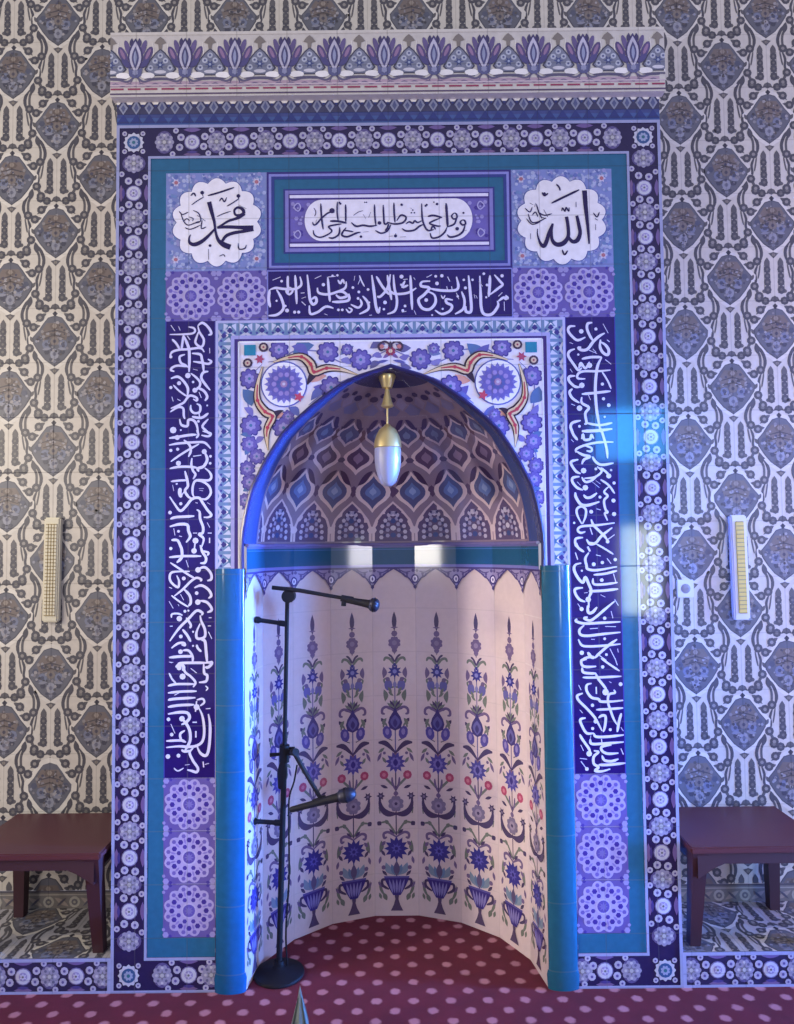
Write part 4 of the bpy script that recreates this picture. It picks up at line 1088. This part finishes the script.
def ground(p, cxm, czm, sy=-1):
    p.frame(cxm, czm, PX, sy*PX)
    p.bold = (1.55, 1.45, 1.2)
    D = (84, 82, 88); D2 = (98, 95, 97); G = (120, 116, 112)
    p.poly([(-4.8, 28.6), (0, 27.2), (4.8, 28.6), (0, 33.6)], D2, 1); p.circ(0, 30, 1.5, (140, 132, 124), 2, 5)
    for sx in (-1, 1):
        p.leaf((sx*6.8, 44), (sx*6.4, 32.5), 4, D2, 1)
        for yy, r in ((44.5, 2.8), (51, 2.5), (57, 2.9), (64.6, 3.1)):
            p.circ(sx*6.6, yy, r, D, 1, 8, r*1.2); p.circ(sx*6.6, yy, r*0.42, G, 2, 5)
        p.stroke([(sx*4.2, 36), (sx*3.8, 68)], 0.8, G, 0.6, smooth=False); p.stroke([(sx*9.4, 40), (sx*9.6, 68)], 0.8, G, 0.6, smooth=False)
        for x, yy in ((9.3, 75.5), (15.5, 73)):
            p.circ(sx*x, yy, 3.5, D, 1, 8); p.circ(sx*x, yy, 1.5, G, 2, 6)
        p.stroke([(sx*3, 75.5), (sx*12, 77)], 1.6, D2, 0.8, smooth=False)
        for x, yy in ((14.5, -22.5), (20.8, -13), (27.5, -17), (24.3, 7.5), (28.6, 17.2)):
            p.circ(sx*x, yy, 3.6, D, 1.5, 9); p.circ(sx*x, yy, 1.5, (150, 144, 138), 2.5, 6)
        p.leaf((sx*15, -22.5), (sx*8.5, -26.5), 2.6, D2, 1); p.leaf((sx*21, -13), (sx*14, -14.5), 2.4, D2, 1); p.leaf((sx*19, -18), (sx*11, -24), 1.6, D2, 0.8)
        p.stroke([(sx*24.5, -41), (sx*29.5, -34.5), (sx*32.2, -26), (sx*31, -18)], 2.0, D, 0.8, n=3)
        p.stroke([(sx*24.6, -37), (sx*27.4, -30), (sx*27.6, -22), (sx*26.5, -17)], 1.5, D2, 0.8, n=3); p.leaf((sx*23.6, -44), (sx*26, -32), 3.6, D, 1.2)
        p.stroke([(sx*27.8, -13), (sx*25.4, -6), (sx*26, 1), (sx*24.6, 6)], 1.6, D, 0.8, n=3); p.stroke([(sx*30.5, -14), (sx*29.2, -6), (sx*28, 0)], 1.0, D2, 0.8, n=3)
        p.stroke([(sx*24.5, 8), (sx*27, 13), (sx*28.6, 17)], 1.8, D2, 0.8, n=3); p.leaf((sx*20.5, 2), (sx*24, -4), 2.4, D2, 0.9)
        p.circ(sx*33.5, 12.5, 1.6, D2, 0.8, 6)
    p.poly([(-4.6, 75), (-3, 72), (0, 70.6), (3, 72), (4.6, 75), (0, 77)], D2, 1); p.poly([(-2.6, 80.5), (0, 78), (2.6, 80.5), (0, 84)], (70, 68, 76), 1)
    p.bold = (1.0, 1.0, 1.0)
    p.frame()

def wall_cells(p, u0, u1, v0, v1, skip=None, sy=-1):
    for j in range(-30, 40):
        z = 4.078-0.2455*j
        if z < v0-0.5 or z > v1+0.5: continue
        for k in range(-12, 13):
            x = 0.1085+0.402*k+(0.201 if j % 2 else 0)
            if x < u0-0.25 or x > u1+0.25: continue
            if skip and skip(x, z): continue
            motif(p, x, z, sy); ground(p, x, z, sy)

WX, WTOP = 3.0, 4.75
wallfn = lambda u, v, l: (u, YW-l*LS, v)
p = Pat(wallfn, limits=(-WX, WX, 0.206, WTOP), jitter=0.05)
WC = (212, 204, 190)
p.rect(-WX, LED, -1.0, WTOP, WC, 0); p.rect(1.0, LED, WX, WTOP, WC, 0); p.rect(-1.0, 3.70, 1.0, WTOP, WC, 0)
wall_cells(p, -WX, WX, 0.2, WTOP, lambda x, z: abs(x) < 0.95 and z < 3.55)
# tile border along the foot of the wall
p.lim = None
for sx in (-1, 1):
    q = sorted((sx*1.0, sx*WX)); p.rect(q[0], LED, q[1], 0.206, (128, 122, 118), 3)
    p.rect(q[0], 0.198, q[1], 0.206, (92, 88, 96), 4); p.rect(q[0], 0.186, q[1], 0.191, (176, 168, 156), 4)
    x = 1.05
    i = 0
    while x < WX-0.05:
        if i % 2 == 0:
            p.circ(sx*x, 0.158, 0.024, (176, 170, 158), 4, 10); p.circ(sx*x, 0.158, 0.014, (110, 106, 112), 5, 8); p.circ(sx*x, 0.158, 0.006, (170, 164, 150), 6, 6)
        else:
            p.leaf((sx*(x-0.03), 0.14), (sx*(x+0.03), 0.176), 0.02, (164, 150, 140), 4); p.leaf((sx*(x-0.02), 0.176), (sx*(x+0.02), 0.14), 0.01, (90, 86, 100), 5)
        x += 0.056; i += 1
wall = p.build('wall_back', M_WALL)
tag(wall, 'tiled wall behind the niche with repeating grey flower pattern on cream', 'wall', kind='structure')

# ---- tiled ledges at both sides
for sx, nm in ((-1, 'trim_1'), (1, 'trim_2')):
    q = sorted((sx*HALF, sx*WX))
    lp = Pat(lambda u, v, l: (u, YW-v, LED+l*LS), limits=(q[0], q[1], 0.0, YW), jitter=0.05)
    lp.rect(q[0], 0, q[1], YW, (190, 186, 186))
    for j in range(-1, 3):
        for k in range(-9, 10):
            x = 0.1085+0.402*k+(0.201 if j % 2 else 0)
            if x < q[0]-0.25 or x > q[1]+0.25: continue
            motif(lp, x, 0.10+0.2455*j, 1); ground(lp, x, 0.10+0.2455*j, 1)
    lp.lim = None
    lp.fn = front
    lp.rect(q[0], 0, q[1], LED, (42, 35, 78)); lp.rect(q[0], 0.117, q[1], LED, LINE, 4); lp.rect(q[0], 0, q[1], 0.010, LINE, 4)
    lp.rect(*(lambda w_: (w_[0], 0.0, w_[1], LED))(sorted((sx*HALF, sx*1.092))), LINE, 4)
    lp.lim = (q[0], q[1], None, None)
    flower_run(lp, [sx*(1.21+0.2*i) for i in range(9)], sx*1.11, None, 0.0635, True)
    o = lp.build(nm, M_WALL)
    tag(o, 'low tiled ledge %s of the niche with dark flower border on its front' % ('left' if sx < 0 else 'right'), 'ledge', kind='structure')

# ---- carpet floor
def carpet_material():
    m, nt, b = new_mat('dotted_maroon_carpet')
    tc = nt.nodes.new('ShaderNodeTexCoord')
    sep = nt.nodes.new('ShaderNodeSeparateXYZ')
    no = nt.nodes.new('ShaderNodeTexNoise'); no.inputs['Scale'].default_value = 60.0; no.inputs['Detail'].default_value = 3.0
    nt.links.new(tc.outputs['Object'], no.inputs['Vector'])
    wob = nt.nodes.new('ShaderNodeVectorMath'); wob.operation = 'MULTIPLY_ADD'
    nt.links.new(no.outputs['Color'], wob.inputs[0]); wob.inputs[1].default_value = (0.014, 0.014, 0); nt.links.new(tc.outputs['Object'], wob.inputs[2])
    nt.links.new(wob.outputs[0], sep.inputs[0])
    GX, GY = 0.137, 0.118
    def lattice(off, ax, ay):
        dd = []
        for o, g, ra in ((sep.outputs[0], GX, ax), (sep.outputs[1], GY, ay)):
            x = math_node(nt, 'FRACT', math_node(nt, 'ADD', math_node(nt, 'DIVIDE', o, g), 50.5+off))
            x = math_node(nt, 'MULTIPLY', math_node(nt, 'SUBTRACT', x, 0.5), g/ra)
            dd.append(math_node(nt, 'MULTIPLY', x, x))
        return math_node(nt, 'SQRT', math_node(nt, 'ADD', dd[0], dd[1]))
    d = math_node(nt, 'MINIMUM', lattice(0.0, 0.0205, 0.0195), lattice(0.5, 0.0205, 0.0195))
    mask = math_node(nt, 'MULTIPLY_ADD', d, -2.2, 2.5); mask.node.use_clamp = True
    n2 = nt.nodes.new('ShaderNodeTexNoise'); n2.inputs['Scale'].default_value = 7.0; n2.inputs['Detail'].default_value = 8.0; n2.inputs['Roughness'].default_value = 0.7
    nt.links.new(tc.outputs['Object'], n2.inputs['Vector'])
    base = nt.nodes.new('ShaderNodeMix'); base.data_type = 'RGBA'
    base.inputs[6].default_value = lin((70, 14, 32))+[1]; base.inputs[7].default_value = lin((120, 30, 56))+[1]
    nt.links.new(n2.outputs['Fac'], base.inputs[0])
    dot = nt.nodes.new('ShaderNodeMix'); dot.data_type = 'RGBA'
    nt.links.new(mask, dot.inputs[0]); nt.links.new(base.outputs[2], dot.inputs[6]); dot.inputs[7].default_value = lin((182, 124, 136))+[1]
    nt.links.new(dot.outputs[2], b.inputs['Base Color'])
    b.inputs['Roughness'].default_value = 0.95
    fine = nt.nodes.new('ShaderNodeTexNoise'); fine.inputs['Scale'].default_value = 400.0
    bump = nt.nodes.new('ShaderNodeBump'); bump.inputs['Strength'].default_value = 0.5; bump.inputs['Distance'].default_value = 0.004
    nt.links.new(tc.outputs['Object'], fine.inputs['Vector']); nt.links.new(fine.outputs['Fac'], bump.inputs['Height']); nt.links.new(bump.outputs[0], b.inputs['Normal'])
    return m
mb = MB()
mb.add([(-3.0, -5.0, 0), (3.0, -5.0, 0), (3.0, 0.6, 0), (-3.0, 0.6, 0)], [[0, 1, 2, 3]])
fl = mb.build('floor', carpet_material(), smooth=False)
tag(fl, 'maroon carpet with staggered pale pink dots', 'carpet', kind='structure')

# ================================================================== THINGS
# ---- low red brown tables standing on the ledges
def low_table(sx, label):
    x0, x1 = 1.10, 1.63
    cx = sx*(x0+x1)/2
    t = empty('low_table', (cx, 0.165, LED), label=label, cat='table', group='low wooden tables beside the niche')
    w, top = x1-x0, 0.41
    yf, yb = -0.225, 0.205          # local depth
    mb = MB(); mb.box((0, (yf+yb)/2, top-0.0125), (w, yb-yf, 0.025), 0.005); mb.build('tabletop', M_WOOD, t)
    mb = MB()
    # front and back aprons with an arched lower edge, side aprons straight
    for yy in (-0.195, 0.165):
        V, Fs = [], []
        n_ = 14
        for i in range(n_+1):
            u = -w/2+0.03+(w-0.06)*i/n_
            e = abs(2*i/n_-1)
            zl = top-0.068-0.055*max(0, e-0.62)/0.38
            for dy in (-0.012, 0.012):
                V += [(u, yy+dy, top-0.025), (u, yy+dy, zl)]
        for i in range(n_):
            a = i*4
            Fs += [[a, a+4, a+5, a+1], [a+2, a+3, a+7, a+6], [a+1, a+5, a+7, a+3]]
        mb.add(V, Fs)
    for s2 in (-1, 1): mb.box((s2*(w/2-0.04), -0.015, top-0.055), (0.022, 0.34, 0.06))
    mb.build('apron', M_WOODSHADE, t, smooth=False)
    for s2 in (-1, 1):
        for yy, lean in ((-0.180, 0.068), (0.165, 0.0)):
            mb = MB()
            c = (s2*(w/2-0.042), yy)
            V, Fs = [], []
            for z, h in ((top-0.025, 0.030), (top-0.12, 0.026), (0.0, 0.020)):
                for dx, dy in ((-1, -1), (1, -1), (1, 1), (-1, 1)): V.append((c[0]+dx*h, c[1]+dy*h+lean*(1-z/(top-0.025)), z))
            for i in range(2):
                for k in range(4): Fs.append([i*4+k, i*4+(k+1) % 4, i*4+4+(k+1) % 4, i*4+4+k])
            Fs.append([8, 9, 10, 11]); mb.add(V, Fs)
            mb.build('leg', M_WOODSHADE, t, smooth=False)
    return t
low_table(-1, 'low red-brown wooden table on the ledge left of the prayer niche')
low_table(1, 'low red-brown wooden table on the ledge right of the prayer niche')

# ---- upright LED lamps on the wall
def wall_lamp(c, label, pale, lean):
    t = empty('wall_lamp', (c[0], YW, c[1]), label=label, cat='lamp', group='upright LED lamps on the wall')
    t.rotation_euler = (0, RD(lean), 0)
    H, W, D = 0.455, 0.070, 0.034
    mb = MB(); mb.box((0, -D/2, 0), (W, D, H), 0.006); mb.build('housing', M_LEDPALE if pale else M_WHITE, t)
    mb = MB()
    pw = 0.050 if pale else 0.036
    mb.box((0.0 if pale else 0.002, -D-0.001, 0.0), (pw, 0.008, H-0.055), 0.002)
    pan = mb.build('led_panel', M_LEDPALE if pale else M_LED, t)
    mb = MB()
    rows, cols = (26, 4) if pale else (22, 1)
    for i in range(rows+1):
        mb.box((0.0 if pale else 0.002, -D-0.0055, -(H-0.06)/2+(H-0.06)*i/rows), (pw-0.004, 0.002, 0.0035))
    for j in range(1, cols):
        mb.box((-pw/2+pw*j/cols, -D-0.0055, 0), (0.003, 0.002, H-0.062))
    mb.build('grid', M_LEDDARK, pan, smooth=False)
a, b2 = at(41, 518, YW-0.05), at(57, 622, YW-0.05)
wall_lamp(((a[0]+b2[0])/2, (a[1]+b2[1])/2), 'cream upright LED lamp with fine grid on the wall left of niche', True, 0.8)
a, b2 = at(732, 517, YW-0.05), at(753, 618, YW-0.05)
wall_lamp(((a[0]+b2[0])/2, (a[1]+b2[1])/2), 'white upright LED lamp with yellow panel on the wall right of niche', False, -0.6)

# ---- wall socket
a, b2 = at(677, 580, YW), at(692.5, 597, YW)
so = empty('wall_socket', ((a[0]+b2[0])/2, YW, (a[1]+b2[1])/2), label='small square white wall socket right of the niche', cat='socket')
mb = MB(); mb.box((0, -0.005, 0), (0.074, 0.010, 0.078), 0.003); mb.build('cover_plate', M_WHITE, so)
mb = MB()
V, Fs = [], []
for i in range(20):
    V += [(0.021*cos(2*pi*i/20), -0.0105, 0.021*sin(2*pi*i/20)), (0.017*cos(2*pi*i/20), -0.012, 0.017*sin(2*pi*i/20))]
for i in range(20):
    j = (i+1) % 20; Fs.append([2*i, 2*j, 2*j+1, 2*i+1])
Fs.append([2*i+1 for i in range(20)])
mb.add(V, Fs); mb.tube([(-0.008, -0.0115, 0), (-0.008, -0.0145, 0)], 0.003, 8); mb.tube([(0.008, -0.0115, 0), (0.008, -0.0145, 0)], 0.003, 8)
mb.build('outlet', M_SOCKET, so)

# ---- pendant lamp in the arch
YL = 0.07
lp_ = at(387, 374, YL)
lamp = empty('pendant_lamp', (lp_[0], YL, 0), label='small brass pendant lamp with frosted glass shade hanging inside the niche arch', cat='lamp')
zz = lambda py: at(387, py, YL)[1]
mb = MB(); z1, z2 = zz(375), zz(388)
mb.lathe([(0.0, z1), (0.034, z1), (0.035, z1-0.006), (0.031, z1-0.020), (0.024, z2+0.012), (0.020, z2), (0.008, z2-0.004), (0.0, z2-0.004)], n=24); mb.build('ceiling_cup', M_BRASS, lamp)
z3, z4 = zz(389), zz(406)
mb = MB(); mb.lathe([(0.006, z3+0.006), (0.009, z3-0.004), (0.011, z3-0.02), (0.020, z4+0.014), (0.026, z4), (0.022, z4-0.004), (0.006, z4-0.010), (0.0, z4-0.010)], n=20); mb.build('finial', M_BRASS, lamp)
z5, z6 = zz(425), zz(447.5)
mb = MB(); mb.lathe([(0.004, z4), (0.004, z5-0.005)], n=10); mb.build('stem', M_BRASS, lamp)
mb = MB(); mb.lathe([(0.0, z5+0.004), (0.010, z5+0.002), (0.016, z5-0.005), (0.034, z5-0.018), (0.046, z5-0.042), (0.053, z5-0.064), (0.055, z6), (0.050, z6-0.004), (0.046, z6)], n=32); mb.build('cap', M_BRASS, lamp)
z7 = zz(486)
mb = MB(); mb.lathe([(0.050, z6+0.002), (0.053, z6-0.010), (0.053, z6-0.050), (0.049, z6-0.085), (0.041, z6-0.115), (0.029, z7+0.010), (0.014, z7), (0.0, z7-0.002)], n=32); mb.build('glass_shade', M_GLASS, lamp)

# ---- microphone stand
YS = 0.11
S2 = lambda px, py, y_=YS: (lambda q: (q[0], y_, q[1]))(at(px, py, y_))
bx = S2(279, 970)[0]
st = empty('microphone_stand', (bx, YS, 0), label='black round-based microphone stand with two boom arms in front of niche', cat='microphone stand')
def loc(v): return (v[0]-bx, v[1]-YS, v[2])
mb = MB(); mb.lathe([(0.0, 0.0), (0.096, 0.0), (0.099, 0.006), (0.097, 0.013), (0.085, 0.020), (0.030, 0.027), (0.020, 0.036), (0.018, 0.055), (0.0, 0.056)], n=40); mb.build('base', M_BLACK, st)
top = loc(S2(287.5, 590)); mid = loc(S2(284.5, 752))
mb = MB(); mb.tube([(0, 0, 0.03), mid], 0.0115, 14); mb.build('lower_pole', M_BLACK, st)
mb = MB(); mb.tube([mid, top], 0.0085, 14); mb.build('upper_pole', M_BLACK, st)
m2 = loc(S2(282.5, 772)); m3 = loc(S2(281.8, 788))
mb = MB(); mb.tube([loc(S2(284.6, 745)), loc(S2(284.3, 762))], [0.020, 0.020], 14); mb.tube([loc(S2(283.6, 762)), m2, m3], [0.015, 0.021, 0.015], 14)
mb.box(loc(S2(290, 751)), (0.05, 0.03, 0.03), 0.006); cl = mb.build('clamp', M_BLACK, st)
mb = MB(); mb.tube([loc(S2(283, 754)), loc(S2(270, 755))], [0.006, 0.008], 10); mb.build('wing_screw', M_BLACK, cl)
# upper boom
h = S2(289, 596)
mb = MB(); mb.tube([(h[0]-bx-0.0, -0.03, h[2]), (h[0]-bx, 0.022, h[2])], 0.026, 18); mb.box((h[0]-bx, 0, h[2]), (0.036, 0.03, 0.05), 0.006); mb.build('boom_joint', M_BLACK, st)
mb = MB(); mb.tube([loc(S2(272, 587.5, YS-0.03)), loc(S2(300, 590.5, YS-0.03)), loc(S2(345, 598.5, YS-0.03))], [0.0085, 0.0085, 0.007], 12); mb.build('boom_arm', M_BLACK, st)
mb = MB(); mb.tube([loc(S2(341, 598, YS-0.03)), loc(S2(353, 600.5, YS-0.03))], [0.013, 0.015], 14); mb.tube([loc(S2(344, 599, YS-0.03)), loc(S2(343.5, 606, YS-0.03))], [0.009, 0.010], 10); mb.build('microphone_clip', M_BLACK, st)
# lower arm
mb = MB(); mb.tube([loc(S2(294, 752, YS-0.03)), loc(S2(300, 763, YS-0.03)), loc(S2(321, 799, YS-0.03))], [0.010, 0.0095, 0.0085], 12); mb.tube([loc(S2(292, 752, YS)), loc(S2(296, 752, YS-0.045))], 0.014, 12); mb.build('boom_arm', M_BLACK, st)
mb = MB(); mb.tube([loc(S2(313, 803, YS-0.03)), loc(S2(326, 799, YS-0.03))], [0.013, 0.016], 14); mb.build('microphone_clip', M_BLACK, st)
# short side arms with end caps
for (x0, y0, x1_, y1_) in ((255, 619.5, 286, 624), (251.5, 821, 281, 823)):
    a, c = loc(S2(x0, y0, YS-0.01)), loc(S2(x1_, y1_, YS))
    d = Vector(c)-Vector(a)
    mb = MB(); mb.tube([a, Vector(a)+d*0.12, Vector(a)+d*0.2, Vector(a)+d*0.75, Vector(a)+d*0.8, c], [0.013, 0.014, 0.009, 0.009, 0.012, 0.012], 12); mb.build('side_arm', M_BLACK, st)
# cable hanging by the lower pole
mb = MB(); mb.tube(spline([loc(S2(297, 765)), loc(S2(294, 782)), loc(S2(289, 800)), loc(S2(289, 840)), loc(S2(289, 880)), loc(S2(286, 930)), (0.03, 0.01, 0.03)], 5), 0.0035, 8); mb.build('cable', M_BLACK, st)

def microphone(tail, head, label):
    """vocal microphone from its tail to the tip of its grille"""
    tail, head = Vector(tail), Vector(head)
    t = empty('microphone', tuple(tail), label=label, cat='microphone', group='microphones on the stand')
    d = head-tail
    L = d.length
    d.normalize()
    P = lambda f: tuple(d*(L*f))
    mb = MB(); mb.tube([P(0), P(0.04), P(0.4), P(0.70), P(0.74)], [0.009, 0.0115, 0.0135, 0.0165, 0.019], 16); mb.build('handle', M_BLACK, t)
    mb = MB(); mb.tube([P(0.74), P(0.76), P(0.79), P(0.85), P(0.91), P(0.96), P(0.99), P(1.0)], [0.019, 0.0235, 0.0265, 0.028, 0.027, 0.021, 0.012, 0.003], 20); mb.build('grille', M_GRILLE, t)
    mb = MB(); mb.tube([P(0.835), P(0.865)], [0.0292, 0.0292], 20); mb.build('collar', M_BLACK, t)
microphone(S2(342, 599, YS-0.03), S2(379.5, 606, YS-0.045), 'black microphone on the upper boom arm, below the scalloped frieze')
microphone(S2(290, 810, YS-0.03), S2(356, 792.5, YS-0.05), 'black microphone on the lower angled arm, halfway up the niche')

# ---- pointed thing in the foreground, cut by the bottom edge
yp = -0.30
tip = at(300, 985, yp)
sp_ = empty('tapered_post', (tip[0], yp, 0), label='grey-green tapered pointed post on carpet, front of the picture', cat='post')
mb = MB(); H = tip[1]
mb.lathe([(0.0, 0.0), (0.055, 0.0), (0.055, 0.008), (0.036, 0.014), (0.030, H*0.35), (0.011, H*0.72), (0.005, H*0.88), (0.0, H)], n=8); mb.build('shaft', M_GREEN, sp_, smooth=False)
mb = MB()
for k in range(4):
    a = pi/4+pi/2*k
    mb.tube([(0.038*cos(a), 0.038*sin(a), 0.012), (0.029*cos(a), 0.029*sin(a), H*0.4), (0.008*cos(a), 0.008*sin(a), H*0.8)], [0.004, 0.0035, 0.002], 6)
mb.build('edge_rib', plain_material('dark_green_metal', (64, 74, 70), 0.4, 0.2), sp_)

# ================================================================== LIGHT
SC.view_settings.view_transform = 'Standard'
SC.view_settings.look = 'None'
SC.view_settings.exposure = 0.0
w = bpy.data.worlds.new('world'); SC.world = w
w.use_nodes = True
bg = w.node_tree.nodes['Background']
bg.inputs[0].default_value = (0.86, 0.83, 1.0, 1); bg.inputs[1].default_value = 0.5

def area(name, loc, target, sx, sy, radiance, col, spread=pi):
    """rectangular window or panel light of the given brightness"""
    l = bpy.data.lights.new(name, 'AREA')
    l.shape = 'RECTANGLE'; l.size, l.size_y = sx, sy
    l.energy = radiance*pi*sx*sy
    l.color = col
    l.spread = spread
    o = bpy.data.objects.new(name, l)
    COL.objects.link(o)
    o.location = loc
    d = Vector(target)-Vector(loc)
    o.rotation_euler = d.to_track_quat('-Z', 'Y').to_euler()
    return o
# two tall windows behind the viewer
area('window_light', (2.72, -3.0, 2.08), (0, 0.3, 2.08), 0.55, 1.26, 11.0, (0.95, 0.91, 1.0))
area('window_light', (-2.75, -3.0, 2.08), (0, 0.3, 2.08), 0.55, 1.26, 15.0, (1.0, 0.94, 0.86))
# warm room lamp to the left, blue daylight from the right
area('room_lamp', (-3.3, -1.7, 2.5), (-1.4, 0.39, 1.9), 0.8, 0.8, 16.0, (1.0, 0.87, 0.68))
area('blue_side_light', (3.3, -0.62, 1.9), (1.4, 0.39, 1.9), 0.5, 2.4, 13.0, (0.28, 0.26, 1.0))
area('blue_beam', (5.0, -0.60, 1.3), (-0.6, 0.06, 1.15), 0.5, 2.4, 17.0, (0.10, 0.32, 1.0), RD(24))  # extra narrow beam, added to turn the left column and niche side blue
area('blue_beam', (3.3, -1.35, 1.3), (-0.52, 0.24, 1.05), 0.4, 2.0, 2.4, (0.12, 0.34, 1.0), RD(17))  # second added beam, carries the blue deeper over the left facets
area('warm_beam', (-3.3, -1.5, 1.5), (0.5, 0.25, 0.85), 0.4, 1.8, 2.0, (1.0, 0.90, 0.68), RD(18))  # extra beam added to brighten the right facets of the niche
# blue screen and lamp seen mirrored in the tiles
area('blue_screen', (2.04, -3.5, 2.62), (0.93, 0, 2.1), 0.62, 0.44, 20.0, (0.05, 0.38, 1.0))
area('small_window', (2.1, -3.5, 1.45), (0.93, 0, 1.62), 0.30, 0.75, 13.0, (0.85, 1.0, 0.85))
